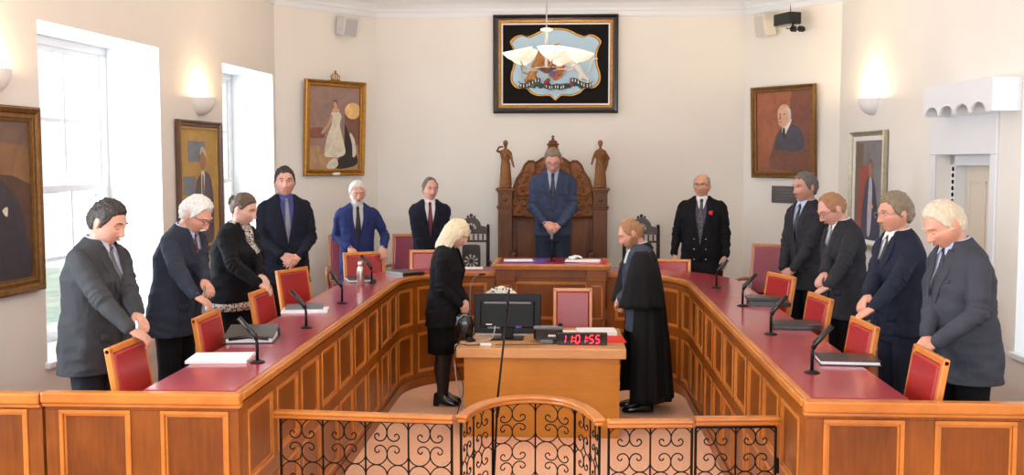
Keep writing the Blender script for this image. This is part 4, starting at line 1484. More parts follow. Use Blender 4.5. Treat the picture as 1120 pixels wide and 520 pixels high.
# the framed coat of arms
loc, rz = onwall(WB, 2.205, 3.425)
t = thing('coat_of_arms', 'large black and gold framed coat of arms with lion and unicorn', 'coat of arms', loc, rz)
W_, H_ = 1.52, 1.19
BFR = mat('black_lacquer', hexc(22, 18, 18), .3, coat=.3)
m = MB().rings(frame_rings(W_ - .13, H_ - .13, [(0, .0), (0, .05), (.02, .055), (.05, .075), (.065, .06), (.065, 0)]), cap=False)
m.build('outer_frame', BFR, t)
m = MB().rings(frame_rings(W_ - .20, H_ - .20, [(0, .0), (0, .035), (.01, .045), (.03, .05), (.035, .04), (.035, 0)]), cap=False)
m.build('gilt_moulding', GOLD, t)
m = MB().rings(frame_rings(W_ - .235, H_ - .235, [(0, .0), (0, .03), (.0175, .035), (.0175, 0)]), cap=False)
m.build('white_slip', PLASTER, t)
MB().box(-(W_ - .22) / 2, (W_ - .22) / 2, -.02, 0, -(H_ - .22) / 2, (H_ - .22) / 2).build('black_board', mat('black_board', hexc(14, 12, 12), .7, spec=.15), t)
# cartouche outline, half, mirrored  (units of the photograph's outline)
half = [(0, .455), (.14, .44), (.26, .385), (.35, .355), (.42, .375), (.50, .35), (.555, .29), (.525, .22), (.50, .12), (.515, 0), (.545, -.10), (.54, -.20), (.47, -.27), (.36, -.275), (.30, -.33), (.20, -.365), (.08, -.36), (.035, -.39), (0, -.42)]
full = half + [(-x, z) for x, z in half[-2:0:-1]]
MBk = lambda y: Matrix.Translation((0, y, -0.02)) @ MXZ
sp_ = smooth_poly(full[::-1], 3)
m = MB().prism([(x * 1.0, z * 1.0) for x, z in sp_], .010, MBk(-.02))
m.build('cartouche_border', GOLD, t)
MB().prism([(x * .965, z * .962) for x, z in sp_], .006, MBk(-.030)).build('cartouche_line', BFR, t)
MB().prism([(x * .95, z * .945) for x, z in sp_], .006, MBk(-.033)).build('blue_ground', mat('sky_blue_enamel', hexc(168, 198, 214), .5), t)
LION, UNI = mat('golden_lion_paint', hexc(176, 124, 66), .4, .1, var=.2, vscale=30), mat('white_unicorn_paint', hexc(226, 222, 216), .5)
REDS, GRN, BLKR = mat('shield_red', hexc(150, 44, 32), .45), mat('compartment_green', hexc(54, 84, 70), .6, var=.2, vscale=30), mat('ribbon_black', hexc(24, 26, 32), .5)
SBLUE, SGOLD = mat('shield_blue', hexc(50, 66, 120), .45), mat('shield_gold', hexc(196, 148, 58), .4, .3)


def relief(name, tubes, balls, m_, parent, voxel=.006):
    b = MB()
    for pts, r in tubes:
        b.capsule([(x, -.045 - dy, z) for x, z, dy in [(p[0], p[1], p[2] if len(p) > 2 else 0) for p in pts]], r, 8)
    for (x, z), (rx, rz_) in balls:
        b.ball((x, -.045, z), (rx, .02, rz_), 10)
    return link(name, remesh(b, voxel, 2), m_, parent, True)


relief('lion', [([(-.20, .02), (-.24, -.02), (-.27, -.09), (-.30, -.16)], [.06, .055, .05, .045]), ([(-.30, -.16), (-.36, -.20), (-.33, -.27)], [.045, .03, .018]), ([(-.26, -.16), (-.25, -.22), (-.29, -.27)], [.04, .025, .018]),
                ([(-.18, .0), (-.12, -.03), (-.08, -.01)], [.03, .02, .018]), ([(-.19, -.05), (-.12, -.09), (-.07, -.08)], [.03, .02, .018]),
                ([(-.33, -.12), (-.40, -.10), (-.42, -.04), (-.38, .0), (-.40, .04)], [.012, .010, .010, .012, .018])],
       [((-.20, .07), (.055, .06)), ((-.19, .05), (.07, .07)), ((-.155, .07), (.028, .022)), ((-.19, .145), (.03, .025))], LION, t)
relief('unicorn', [([(.21, .0), (.25, -.03), (.30, -.09), (.33, -.15)], [.05, .048, .042, .04]), ([(.33, -.15), (.40, -.19), (.38, -.27)], [.038, .022, .014]), ([(.30, -.16), (.29, -.22), (.33, -.27)], [.034, .02, .014]),
                   ([(.21, .0), (.14, -.02), (.11, .01), (.10, -.03)], [.026, .018, .014, .012]), ([(.22, -.06), (.15, -.08), (.11, -.06)], [.026, .018, .014]),
                   ([(.20, .02), (.19, .08), (.20, .12)], [.04, .032, .028]), ([(.20, .12), (.16, .09)], [.026, .016]), ([(.19, .14), (.15, .23)], [.008, .003]),
                   ([(.36, -.11), (.42, -.08), (.43, .0), (.46, .06), (.50, .06)], [.010, .010, .012, .012, .014])], [], UNI, t)
sh = [(x * .105, z * .125 - .06) for x, z in smooth_poly([(-1, .9), (0, 1), (1, .9), (1.02, .1), (.7, -.6), (0, -1.1), (-.7, -.6), (-1.02, .1)][::-1], 4)]
MB().prism(sh, .03, Matrix.Translation((0, -.039, 0)) @ MXZ).build('shield', REDS, t, bevel=.004)
for cx, cz, mt in ((.045, .0, SGOLD), (-.045, -.11, SBLUE)):
    MB().prism([(cx - .038, cz - .04), (cx + .038, cz - .04), (cx + .038, cz + .04), (cx - .038, cz + .04)][::-1], .004, Matrix.Translation((0, -.069, 0)) @ MXZ).build('shield_quarter', mt, t)
m = MB()
for cz in (.03, .0, -.03):
    m.tube([(-.08, -.071, cz - .005), (-.02, -.071, cz)], .006, 6)
for k in range(5):
    m.tube([(.03 + .015 * k * .5, -.071, -.13), (.03 + .012 * k, -.071, -.08)], .003, 5)
m.tube([(-.105, -.068, .045), (0, -.07, .06), (.105, -.068, .045)], .007, 6)
m.tube([(x, -.068, z) for x, z in [(-.11, -.06), (-.08, -.14), (0, -.19), (.08, -.14), (.11, -.06)]], .008, 6)
m.build('shield_charges', SGOLD, t, True)
m = MB()
m.lathe([(.04, .10), (.05, .11), (.05, .13)], (0, -.05, 0), 12)
for k in range(5):
    a = PI * (k + .5) / 5
    m.tube([(.05 * math.cos(a), -.05, .13), (.055 * math.cos(a), -.05, .17), (0, -.05, .20)], .006, 6)
m.ball((0, -.05, .22), (.035, .02, .022), 8)
m.ball((.03, -.055, .235), (.014, .014, .014), 8)
m.build('crest_crown', SGOLD, t, True)
m = MB()
for k in range(40):
    q = random.Random(k)
    x = q.uniform(-.34, .34)
    m.ball((x, -.045, -.265 + q.uniform(-.025, .02) + .03 * abs(x)), (.03, .015, .018), 8)
m.build('compartment', GRN, t, True)
def ribbon(path, wid, letters):
    c = spline([(a, b, 0) for a, b in path], 5)
    up = [(v.x, v.y + wid / 2) for v in c]
    dn = [(v.x, v.y - wid / 2) for v in c]
    rb = MB()
    for k in range(len(c) - 1):
        q4 = [up[k], dn[k], dn[k + 1], up[k + 1]]
        if c[-1].x < c[0].x:
            q4 = q4[::-1]
        rb.prism(q4, .018, Matrix.Translation((0, -.056, 0)) @ MXZ)
    o = rb.build('motto_ribbon', BLKR, t)
    n_ = len(c)
    for k in range(letters):
        v = c[int((k + 1) * (n_ - 1) / (letters + 1))]
        lt = MB().box(v.x - .005, v.x + .005, -.0765, -.0735, v.y - wid * .28, v.y + wid * .28)
        lt.build('motto_letter', PLASTER, o)


ribbon([(-.45, -.235), (-.42, -.26), (-.36, -.262), (-.29, -.23), (-.23, -.20), (-.18, -.205)], .062, 8)
ribbon([(.45, -.235), (.42, -.26), (.36, -.262), (.29, -.23), (.23, -.20), (.18, -.205)], .062, 8)
ribbon([(-.13, -.262), (-.07, -.285), (0, -.275), (.07, -.285), (.13, -.262)], .055, 7)
ROSE = mat('rose_red', hexc(150, 40, 52), .5)
for x, z in ((-.115, -.225), (.19, -.25), (-.09, -.20)):
    MB().ball((x, -.065, z), (.028, .016, .028), 10).build('rose', ROSE, t, True)

# ------------------------------------------------------------ lamps
SHADE = mat('lit_frosted_glass', (0.9, 0.86, 0.76), 0.5, emit=(1.0, 0.82, 0.58), estr=.55)
SHADE2 = mat('frosted_glass_bowl', (0.85, 0.85, 0.84), 0.4, emit=(1.0, 0.88, 0.7), estr=0.25)


def sconce(lab, w_, dist, z, power):
    loc, rz = onwall(w_, dist, z)
    t = thing('wall_light', lab, 'wall light', loc, rz, 'half bowl wall lights')
    # quarter sphere bowl, open at the top, 0.32 wide
    m = MB()
    n = 20
    def shell(k, dz):
        rs = []
        for i in range(9):
            a = R(90) * i / 8
            r, zz = math.sin(a), -math.cos(a)
            rs.append([(r * .165 * k * math.cos(PI + PI * j / n), r * .15 * k * math.sin(PI + PI * j / n) * 1.0, zz * .17 * k + dz) for j in range(n + 1)])
        return rs
    A, B = shell(1, .08), shell(.93, .08)
    m.rings(A, cap=False, closed=False)
    o = len(m.v)
    m.rings([r[::-1] for r in B], cap=False, closed=False)
    a, b = A[-1], B[-1]
    m.add(a + b, [(i, i + n + 1, i + n + 2, i + 1) for i in range(n)])
    m.build('plaster_bowl', PLASTER, t, True)
    MB().box(-.05, .05, -.03, 0, -.02, .06).build('wall_plate', PLASTER, t, bevel=.004)
    b_ = MB().capsule([(-.04, -.08, .045), (.04, -.08, .045)], .016, 10)
    b_.build('bulb', mat('warm_bulb', (1, .9, .7), .4, emit=(1, .72, .38), estr=14), t, True)
    point_light('uplight', (0, -.085, .075), power, (1.0, .70, .38), .03, t)


sconce('white half-bowl wall light at the left edge above the large portrait', WL, sL(6.42), 2.75, 16)
sconce('white half-bowl wall light between the two left windows', WL, sL(9.62), 2.76, 16)
sconce('white half-bowl wall light above the silver framed portrait on the right wall', WR, sR(10.75), 2.80, 40)

# chandelier of five glass bowls
t = thing('chandelier', 'hanging chandelier with five glowing glass bowls before the coat of arms', 'chandelier', (-0.19, 9.5, 3.04))
MB().tube([(0, 0, 0), (0, 0, HC - 3.04)], .007, 8).build('suspension_rod', CHROME, t)
MB().lathe([(.02, .38), (.055, .392), (.055, .40), (.02, .412)], n=20).build('rod_collar', mat('copper_tint', hexc(220, 170, 140), .3, .6), t, True)
MB().tube([(0, 0, .0), (0, 0, .39)], .014, 10).build('stem', STEEL, t)
MB().lathe([(.01, .0), (.10, .045), (.105, .055), (.02, .05)], n=24).build('hub_dish', STEEL, t, True)
MB().lathe([(.06, HC - 3.07), (.06, HC - 3.05), (.02, HC - 3.04)], n=20).build('ceiling_rose', CHROME, t)
for k in range(5):
    a = R(-78 + 72 * k)
    c, s = math.cos(a), math.sin(a)
    rr = .275
    br = MB().tube(spline([(0, 0, .05), (c * .12, s * .12, .035), (c * .22, s * .22, .05), (c * rr, s * rr, .115)], 5), .007, 8).build('arm', STEEL, t, True)
    m = MB()
    prof = [(.02, .0), (.06, .015), (.10, .045), (.13, .085), (.140, .105), (.134, .105), (.095, .053), (.055, .024), (.02, .008)]
    m.lathe(prof, (c * rr, s * rr, .10), 28, cap=False, m=Matrix.Rotation(R(13), 3, (-s, c, 0)))
    m.build('glass_bowl', SHADE, t, True)
    point_light('bowl_lamp', (c * rr, s * rr, .17), 42, (1.0, .84, .66), .04, t)

c2 = copy_tree(t)  # unseen copy, added overhead for its light on ceiling and well
c2.location = (-0.19, 3.9, 3.04)
c2['label'] = 'second hanging chandelier out of view, added to light the ceiling and the well'

# ------------------------------------------------------------ loudspeakers, camera, door
loc, rz = onwall(WCL, 0.98, 3.84)
loc, rz = onwall(WCL, 0.93, 3.86)
GR = mat('pale_grey_case', hexc(206, 204, 202), .6)
t = thing('wall_loudspeaker', 'pale grey loudspeaker high on the canted left wall', 'loudspeaker', loc, rz)
TT = Matrix.Rotation(R(12), 4, 'X')
MB().box(-.10, .10, -.20, -.05, -.11, .11, TT).build('speaker_case', GR, t, bevel=.012)
MB().box(-.085, .085, -.206, -.199, -.095, .095, TT).build('grille', mat('grey_grille', hexc(176, 176, 176), .7), t, bevel=.003)
MB().box(-.025, .025, -.06, 0, -.03, .03).build('bracket', GR, t)
MB().tube([(-.02, -.02, .0), (-.03, -.015, .19)], .004, 6).build('lead', GR, t)
loc, rz = onwall(WCR, 0.42, 3.86)
t = thing('wall_loudspeaker', 'cream loudspeaker beside the black projector high on the right canted wall', 'loudspeaker', loc, rz)
CR_ = mat('cream_case', hexc(226, 218, 204), .6)
TT = Matrix.Rotation(R(10), 4, 'X') @ Matrix.Rotation(R(-18), 4, 'Z')
MB().box(-.11, .11, -.20, -.05, -.13, .13, TT).build('speaker_case', CR_, t, bevel=.012)
MB().box(-.095, .095, -.206, -.199, -.115, .115, TT).build('grille', mat('cream_grille', hexc(206, 200, 190), .7), t, bevel=.003)
MB().box(-.025, .025, -.06, 0, -.03, .03).build('bracket', CR_, t)
loc, rz = onwall(WCR, 0.86, 3.84)
t = thing('wall_camera', 'black camera unit on a bracket with two knobs high on the right', 'camera', loc, rz)
MB().box(-.155, .155, -.32, -.16, -.06, .075, Matrix.Rotation(R(-16), 4, 'Z')).build('camera_body', BLACKG, t, bevel=.012)
MB().tube([(0, 0, -.10), (0, -.20, -.10), (.0, -.22, -.05)], .012, 8).build('bracket', BLACKP, t, True)
MB().tube([(-.07, -.24, -.095), (.14, -.24, -.115)], .008, 8).build('crossbar', CHROME, t, True)
for x, z in ((.035, -.11), (.14, -.12)):
    MB().tube([(x, -.27, z), (x, -.22, z)], .034, 16).build('knob', BLACKP, t)
MB().tube([(-.19, -.02, .1), (-.19, -.02, .36)], .005, 6).build('lead', BLACKP, t)

# door in the right wall, with scalloped pelmet
m = MB()
y0, y1 = 8.2, 9.2
dR = mR     # frame along the right wall, +y outside
a0, a1 = sr(9.2), sr(8.2)
m.box(a0, a0 + .09, 0.12, 0.30, DZ, 2.30, dR)
m.box(a1 - .09, a1, 0.12, 0.30, DZ, 2.30, dR)
m.box(a0, a1, 0.12, 0.30, 2.21, 2.30, dR)
m.box(a0 - .10, a0, -.02, 0.0, DZ, 2.30, dR)
m.box(a1, a1 + .10, -.02, 0.0, DZ, 2.30, dR)
m.box(a0 - .10, a1 + .10, -.02, 0.0, 2.30, 2.62, dR)
df = structure(m.build('door_1', WHITE, bevel=.006))
DOORC = mat('cream_door_paint', hexc(222, 210, 192), .5)
lf = MB().box(a0 + .09, a1 - .09, 0.22, 0.26, DZ + .01, 2.21, dR).build('door_leaf', DOORC, df, bevel=.004)
m = MB()
for zz0, zz1 in ((.55, 1.15), (1.30, 2.08)):
    for b0, b1 in ((a0 + .17, (a0 + a1) / 2 - .03), ((a0 + a1) / 2 + .03, a1 - .17)):
        m.box(b0, b1, .212, .22, zz0, zz0 + .02, dR)
        m.box(b0, b1, .212, .22, zz1 - .02, zz1, dR)
        m.box(b0, b0 + .02, .212, .22, zz0, zz1, dR)
        m.box(b1 - .02, b1, .212, .22, zz0, zz1, dR)
m.build('door_panel', DOORC, lf)
MB().ball((0, 0, 0), .028, 10).xf(dR @ Matrix.Translation((a1 - .16, .19, 1.32))).build('door_handle', mat('brass', hexc(180, 140, 70), .3, .9), lf, True)
m = MB()
for k in range(16):
    m.ball((a0 + .10, .10, 2.18 - .055 * k), (.009, .012, .022), 6)
m.xf(dR).build('door_chain', IRON, df, True)
# pelmet
pa, pb = sr(8.98), sr(7.78)
t = thing('pelmet', 'white pelmet with scalloped lower edge above the right door', 'pelmet', (0, 0, 0))
n = 4
pts = [(pa, 2.84), (pa, 2.62)]
wS = (pb - pa - .10) / n
for k in range(n):
    for j in range(9):
        a = PI * j / 8
        pts.append((pa + .02 + wS * k + wS * (.5 - .46 * math.cos(a)), 2.615 + .075 * math.sin(a)))
pts += [(pb, 2.615), (pb, 2.84)]
MP = dR @ Matrix.Translation((0, -.20, 0)) @ MXZ
MB().prism(pts, .02, MP).build('scalloped_board', WHITE, t)
MB().box(pb - .018, pb, -.20, -.001, 2.615, 2.84, dR).build('end_board', WHITE, t)
MB().box(pa, pa + .018, -.20, -.001, 2.615, 2.84, dR).build('end_board', WHITE, t)
MB().box(pa, pb, -.22, -.001, 2.84, 2.86, dR).build('top_board', WHITE, t)

# ------------------------------------------------------------ people
HAIRC = {k: mat('hair_' + k, hexc(*v), .6, var=.2, vscale=45, bump=.6, bscale=70, stretch=(3, 3, .6), bdist=.004) for k, v in dict(
    dark=(44, 36, 33), white=(214, 212, 206), brown=(84, 64, 50), grey=(150, 146, 140), greybrown=(120, 106, 88), blond=(216, 202, 170),
    sandy=(196, 184, 164), ginger=(150, 108, 74), darkgrey=(92, 88, 84)).items()}


def cloth(key, rgb, rough=.85, weave=350):
    return mat('cloth_' + key, hexc(*rgb), rough, var=.10, vscale=5, bump=.45, bscale=11, spec=.15, bdist=.03, stretch=(1, 1, .6))


EYEW = mat('eye_white', hexc(226, 222, 216), .3)
IRIS = mat('eye_iris', hexc(52, 44, 40), .3)
LIPM = mat('lip_skin', hexc(172, 116, 102), .5)
LASH = mat('eyelash', hexc(60, 44, 38), .6)


def sstep(a, b, x):
    t = max(0.0, min(1.0, (x - a) / (b - a)))
    return t * t * (3 - 2 * t)


def lerp_list(L, x):
    if x <= L[0][0]:
        return L[0][1]
    for (x0, y0), (x1, y1) in zip(L, L[1:]):
        if x <= x1:
            return y0 + (y1 - y0) * (x - x0) / (x1 - x0)
    return L[-1][1]


def gs(x, s):
    return math.exp(-(x / s) ** 2)


def head_point(az, el, jaw=1.0, full=1.0):
    """surface of the head; az 0 = front (-y), el from -90 to 90; centre at half the head height"""
    ce, se = math.cos(el), math.sin(el)
    x, y, z = .076 * ce * math.sin(az), -.096 * ce * math.cos(az), .120 * se
    t = max(0.0, min(1.0, (-z - .005) / .115))
    x *= 1 - (.36 * t ** 1.7) / jaw
    if y > 0:
        y *= 1.04 - .55 * t ** 1.2
        y += .008 * (1 - t)
    else:
        y *= 1 - .06 * t
        y -= .010 * t
    if z > 0:
        x *= 1 + .05 * math.sin(PI * min(1, z / .11))
    if t > 0:
        x *= full if full > 1 else 1
    if y < -.02:
        w = sstep(-.02, -.06, y)
        d = 0.0
        ax = abs(x)
        d += .009 * gs(z - .030, .012) * sstep(.055, .035, ax)
        d -= .015 * gs(z - .010, .013) * gs(ax - .031, .016)
        d += .005 * gs(z + .020, .020) * gs(ax - .042, .018)
        d += .006 * gs(z + .100, .018) * gs(ax, .024)
        d += .0055 * gs(z + .058, .005) * gs(ax, .018) + .0055 * gs(z + .070, .006) * gs(ax, .017)
        d -= .004 * gs(z + .064, .0028) * gs(ax, .020)
        d -= .003 * gs(z + .084, .007) * gs(ax, .02)
        # nose
        if -.048 < z < .030:
            k = (.026 - z) / .064
            if k > 0:
                hgt = .006 + .027 * min(1, k) ** 1.3
                wid = .009 + .009 * min(1, k) ** 2
                d += hgt * gs(ax, wid) * sstep(-.048, -.036, z)
        y -= d * w
    return Vector((x, y, z))


def head_mesh(jaw, full, n=56, mm=44):
    rs = []
    for j in range(mm + 1):
        el = -PI / 2 + PI * (j / mm)
        el = max(-PI / 2 + .01, min(PI / 2 - .01, el))
        rs.append([head_point(2 * PI * i / n, el, jaw, full) for i in range(n)])
    return rs


def hand_mesh(b, W, D, N, s, curl=28, L=1.0, spread=1.0):
    """hand from the wrist W along D, back of the hand N; s=+1 left, -1 right; palm, four fingers, thumb"""
    D = Vector(D).normalized()
    N = Vector(N)
    N = (N - D * N.dot(D)).normalized()
    T = D.cross(N) * s
    W = Vector(W)
    P = lambda t, d, n: W + T * t * L + D * d * L + N * n * L
    rs = []
    for d, hw, hh in ((-.01, .026, .019), (.02, .033, .019), (.05, .040, .017), (.085, .042, .014), (.098, .038, .010)):
        rs.append([P(hw * math.cos(2 * PI * k / 14), d, hh * math.sin(2 * PI * k / 14)) for k in range(14)])
    b.rings(rs)
    for t, fl, r in ((.031, .072, .0090), (.0105, .080, .0094), (-.0105, .075, .0090), (-.030, .060, .0080)):
        p = P(t, .088, 0)
        pts, rad = [P(t * .95, .06, 0), p], [r * 1.1, r * 1.05]
        a = R(curl * .6)
        dd = D * math.cos(a) - N * math.sin(a) + T * t * 2.0 * spread
        for seg, rr in ((.45, 1.0), (.32, .92), (.25, .80)):
            p = p + dd.normalized() * fl * seg * L
            pts.append(p)
            rad.append(r * rr)
            a += R(curl)
            dd = D * math.cos(a) - N * math.sin(a) + T * t * 2.0 * spread
        b.capsule(pts, [q * L for q in rad], 8)
    b.capsule([P(.020, .012, -.004), P(.042, .040, -.010), P(.052, .070, -.016), P(.050, .094, -.022)], [.014 * L, .0125 * L, .0105 * L, .0088 * L], 8)


def arm_path(S, W, s, pole, l1=.295, l2=.265):
    S, W = Vector(S), Vector(W)
    d = W - S
    L = min(d.length, (l1 + l2) * .995)
    u = d.normalized()
    W = S + u * L
    a = (l1 * l1 - l2 * l2 + L * L) / (2 * L)
    h = math.sqrt(max(0, l1 * l1 - a * a))
    p = Vector(pole)
    p = (p - u * p.dot(u)).normalized()
    return S, S + u * a + p * h, W


def superring(cx, cy, z, a, bf, bb, n=36, e=2.4):
    out = []
    for k in range(n):
        t = 2 * PI * k / n
        c, s = math.cos(t), math.sin(t)
        x = a * abs(c) ** (2 / e) * (1 if c >= 0 else -1)
        y = (bb if s >= 0 else bf) * abs(s) ** (2 / e) * (1 if s >= 0 else -1)
        out.append((cx + x, cy + y, z))
    return out


def person(label, pos, fz, face, H, **k):
    """standing figure; local front is -y"""
    g = k.get
    sc = H / 1.78
    rz = math.atan2(face[0], -face[1])
    T = thing('person', label, 'person', (pos[0], pos[1], fz), rz, None, sc)
    lean = R(g('lean', 4))
    belly, girth, shw = g('belly', 0.0), g('girth', 1.0), g('shw', 1.0)
    female = g('female', False)
    sk = skin(g('skinkey', 'fair'), g('skinrgb', (206, 150, 124)))
    inv = (Matrix.Translation((pos[0], pos[1], fz)) @ Matrix.Rotation(rz, 4, 'Z') @ Matrix.Scale(sc, 4)).inverted()

    def bend(p, sg=1):
        p = Vector(p)
        w = sstep(.92, 1.12, p.z)
        if w <= 0:
            return p
        a = lean * w * sg
        y, z = p.y, p.z - 1.0
        return Vector((p.x, y * math.cos(a) - z * math.sin(a), 1.0 + y * math.sin(a) + z * math.cos(a)))

    # torso rings (unbent): z, half width, front depth, back depth
    hipw = .178 * girth * (1.05 if female else 1)
    TR = [(.80, hipw * 1.04, .118 * girth + belly * .35, .125 * girth), (.90, hipw * 1.02, .120 * girth + belly * .6, .130 * girth), (1.00, .172 * girth, .120 * girth + belly * .95, .112 * girth),
          (1.10, (.158 if female else .168) * girth, .118 * girth + belly, .100 * girth), (1.20, .172 * girth, .122 * girth + belly * .75, .105 * girth),
          (1.30, .190 * shw * girth ** .5, (.142 if female else .128) * girth + belly * .3, .112 * girth), (1.38, .196 * shw, .118, .112), (1.44, .188 * shw, .095, .100),
          (1.475, .150 * shw, .078, .088), (1.505, .098, .066, .074), (1.53, .068, .060, .062)]

    def torso(b, z0=.80, grow=0.0, z1=2.0, n=40):
        rs = []
        zs = [r[0] for r in TR]
        pts = []
        z = z0
        while z < 1.53:
            pts.append(z)
            z += .02
        pts.append(1.53)
        for z in pts:
            if z > z1:
                break
            a, f_, b_ = [lerp_list([(r[0], r[i]) for r in TR], z) for i in (1, 2, 3)]
            rs.append([bend(p) for p in superring(0, .005, z, a + grow, f_ + grow, b_ + grow, n)])
        b.rings(rs)

    # arms
    SH = .178 * shw
    arms = []
    for s in (1, -1):
        tg = k['hands'][0 if s == 1 else 1]
        W = inv @ Vector(tg['w']) if tg.get('world') else Vector(tg['w'])
        S = bend((s * SH, .005, 1.425))
        S, E_, W = arm_path(S, W, s, tg.get('pole', (s * .55, .75, -.25)))
        arms.append((s, S, E_, W, tg))

    # ---- skin body: one continuous surface
    b = MB()
    torso(b, .84, -.03)
    hp, hy, ht = R(g('bow', 0)), R(g('turn', 0)), R(g('tilt', 0))
    NB = bend((0, .010, 1.50))
    HM = Matrix.Translation(NB) @ Matrix.Rotation(lean * .5, 4, 'X') @ Matrix.Rotation(hy, 4, 'Z') @ Matrix.Rotation(hp, 4, 'X') @ Matrix.Rotation(ht, 4, 'Y') @ Matrix.Translation((0, -.022, .142))
    jaw, full = g('jaw', 1.0), g('full', 1.0)
    HS = g('hs', 1.08)
    HM = HM @ Matrix.Scale(HS, 4)
    b.rings([[HM @ p for p in r] for r in head_mesh(jaw, full)])
    nr = .056 if not female else .048
    b.tube([bend((0, .015, 1.44)), NB, HM @ Vector((0, .022, -.05)), HM @ Vector((0, .015, 0))], [nr * 1.25, nr * 1.06, nr * .98, nr * .9], 16)
    for s in (-1, 1):
        ex = head_point(R(97), .0, jaw, full).x + .003
        b.ball(HM @ Vector((s * ex, .014, -.002)), (.009, .021, .033), 12, (HM.to_3x3() @ Matrix.Rotation(R(24 * s), 3, 'Z') @ Matrix.Rotation(R(-10), 3, 'X')))
    for s, S, E_, W, tg in arms:
        b.tube([S, (S + E_) / 2, E_, (E_ + W) / 2, W], [.045, .042, .036, .034, .026], 10)
        hand_mesh(b, W, tg['d'], tg['n'], s, tg.get('curl', 28), g('handsize', 1.0))
    for s in (-1, 1):
        lx = .078 if g('skirt') else .095
        b.tube([(s * lx, 0, .92), (s * lx, -.002, .50), (s * lx * .93, .012, .09)], [.070, .044, .028], 12)
        b.capsule([(s * lx * .95, .02, .06), (s * lx * 1.0, -.10, .035)], [.024, .020], 10)
    link('body', remesh(b, .0048, 2, .5), sk, T, True)

    # ---- face details
    def hd(nm, mb, m_, smooth=True):
        mb.xf(HM)
        return mb.build(nm, m_, T, smooth)

    brow = HAIRC[g('brow', g('hair', 'brown'))]
    for s in (-1, 1):
        if g('open', False):
            ce = Vector((s * .031, -.0795, .010))
            m = MB().ball(ce, (.0125, .008, .0058), 12)
            ey = hd('eye', m, EYEW)
            m = MB().ball(ce + Vector((0, -.0045, 0)), (.0055, .005, .0052), 10)
            m.xf(HM)
            m.build('iris', IRIS, ey, True)
        m = MB()
        zz = .013 if g('open', False) else .002
        m.tube([(s * (.017 + .0056 * i), head_point(math.atan2(s * (.017 + .0056 * i), .08), .1, jaw).y * 0 - .0870 + .00009 * (i - 1) ** 4 * 3, zz + (.0035 if g('open', False) else -.0035) * math.sin(PI * i / 5)) for i in range(6)], .0017, 5)
        hd('eyelid', m, LASH)
        m = MB()
        m.tube([(s * x, y, z) for x, y, z in ((.013, -.0955, .030), (.026, -.0955, .0355), (.040, -.089, .035), (.050, -.079, .029))], [.0035, .0048, .0042, .002], 6, flat=(1, .7))
        hd('eyebrow', m, brow)
    m = MB()
    yl = -.0945
    m.tube([(-.022, yl + .011, -.064), (-.010, yl, -.062), (0, yl - .001, -.063), (.010, yl, -.062), (.022, yl + .011, -.064)], [.0015, .0042, .0045, .0042, .0015], 6)
    hd('lips', m, LIPM)
    if g('glasses'):
        gm = mat('spectacle_frame_' + g('glasses'), hexc(*{'dark': (30, 26, 28), 'gold': (150, 130, 110), 'brown': (74, 44, 34)}[g('glasses')]), .35, .3)
        gl = MB()
        for s in (-1, 1):
            o_ = [(s * .033 + .025 * abs(math.cos(a)) ** .7 * (1 if math.cos(a) > 0 else -1), -.104 + .10 * (abs(s * .033 + .024 * math.cos(a)) - .01) ** 1.0 * .12, .004 + .017 * abs(math.sin(a)) ** .8 * (1 if math.sin(a) > 0 else -1)) for a in [2 * PI * i / 20 for i in range(21)]]
            gl.tube(o_, .0017 if g('glasses') != 'gold' else .0012, 5)
            gl.tube([(s * .058, -.100, .010), (s * .074, -.05, .010), (s * .081, .012, .006)], .0018, 5)
        gl.tube([(-.009, -.104, .008), (0, -.108, .010), (.009, -.104, .008)], .0016, 5)
        hd('glasses', gl, gm)

    # ---- hair
    style = g('style', 'short')
    hm = HAIRC[g('hair', 'brown')]
    HL = {'short': [(0, .62), (30, .64), (52, .50), (68, .12), (80, -.15), (88, -.20), (100, .0), (114, -.45), (180, -.62)],
          'receding': [(0, .80), (22, .86), (45, .72), (62, .25), (78, -.12), (88, -.15), (100, .0), (114, -.45), (180, -.62)],
          'bald': [(0, 2), (50, 2), (64, .30), (80, -.05), (100, .02), (112, -.35), (180, -.50)],
          'bun': [(0, .62), (30, .60), (52, .42), (75, .10), (100, .0), (115, -.35), (180, -.60)],
          'bob': [(0, .50), (25, .48), (45, .30), (62, -.2), (80, -.5), (180, -.8)]}[style]
    thick = g('thick', .013) * .72
    rough = g('hairnoise', .009) * .9
    n, mm_ = 110, 80
    vs, keep = [], []
    sd = Vector((len(label) * 1.7, pos[0], pos[1]))
    for j in range(mm_ + 1):
        el = max(-1.55, min(1.56, -PI / 2 + PI * j / mm_))
        for i in range(n):
            az = 2 * PI * i / n
            p = head_point(az, el, jaw, full)
            a = math.degrees(min(az, 2 * PI - az))
            zz = p.z / .12
            hl = lerp_list(HL, a) + .06 * noise.noise(Vector((az * 4, 1, 2)) + sd)
            w = sstep(hl - .02, hl + .10, zz)
            w *= 1 - gs(a - 98, 13) * gs(zz + .0, .22)
            if style == 'bald':
                w *= sstep(.80, .55, zz)
            nn = p.normalized()
            q = noise.noise(p * 55 + sd) * rough * .8 + noise.noise(Vector((p.x * 130, p.y * 130, p.z * 60)) + sd) * rough * .8
            top = 1 + g('top', .3) * sstep(.5, .9, zz)
            vs.append(p + nn * ((thick * top + q) * w - .003 * (1 - w)))
            keep.append(w > .02)
    fs = []
    for j in range(mm_):
        for i in range(n):
            f_ = (j * n + i, j * n + (i + 1) % n, (j + 1) * n + (i + 1) % n, (j + 1) * n + i)
            if sum(keep[v] for v in f_) >= 2:
                fs.append(f_)
    used = sorted({v for f_ in fs for v in f_})
    mp = {v: i for i, v in enumerate(used)}
    m = MB().add([vs[v] for v in used], [tuple(mp[v] for v in f_) for f_ in fs])
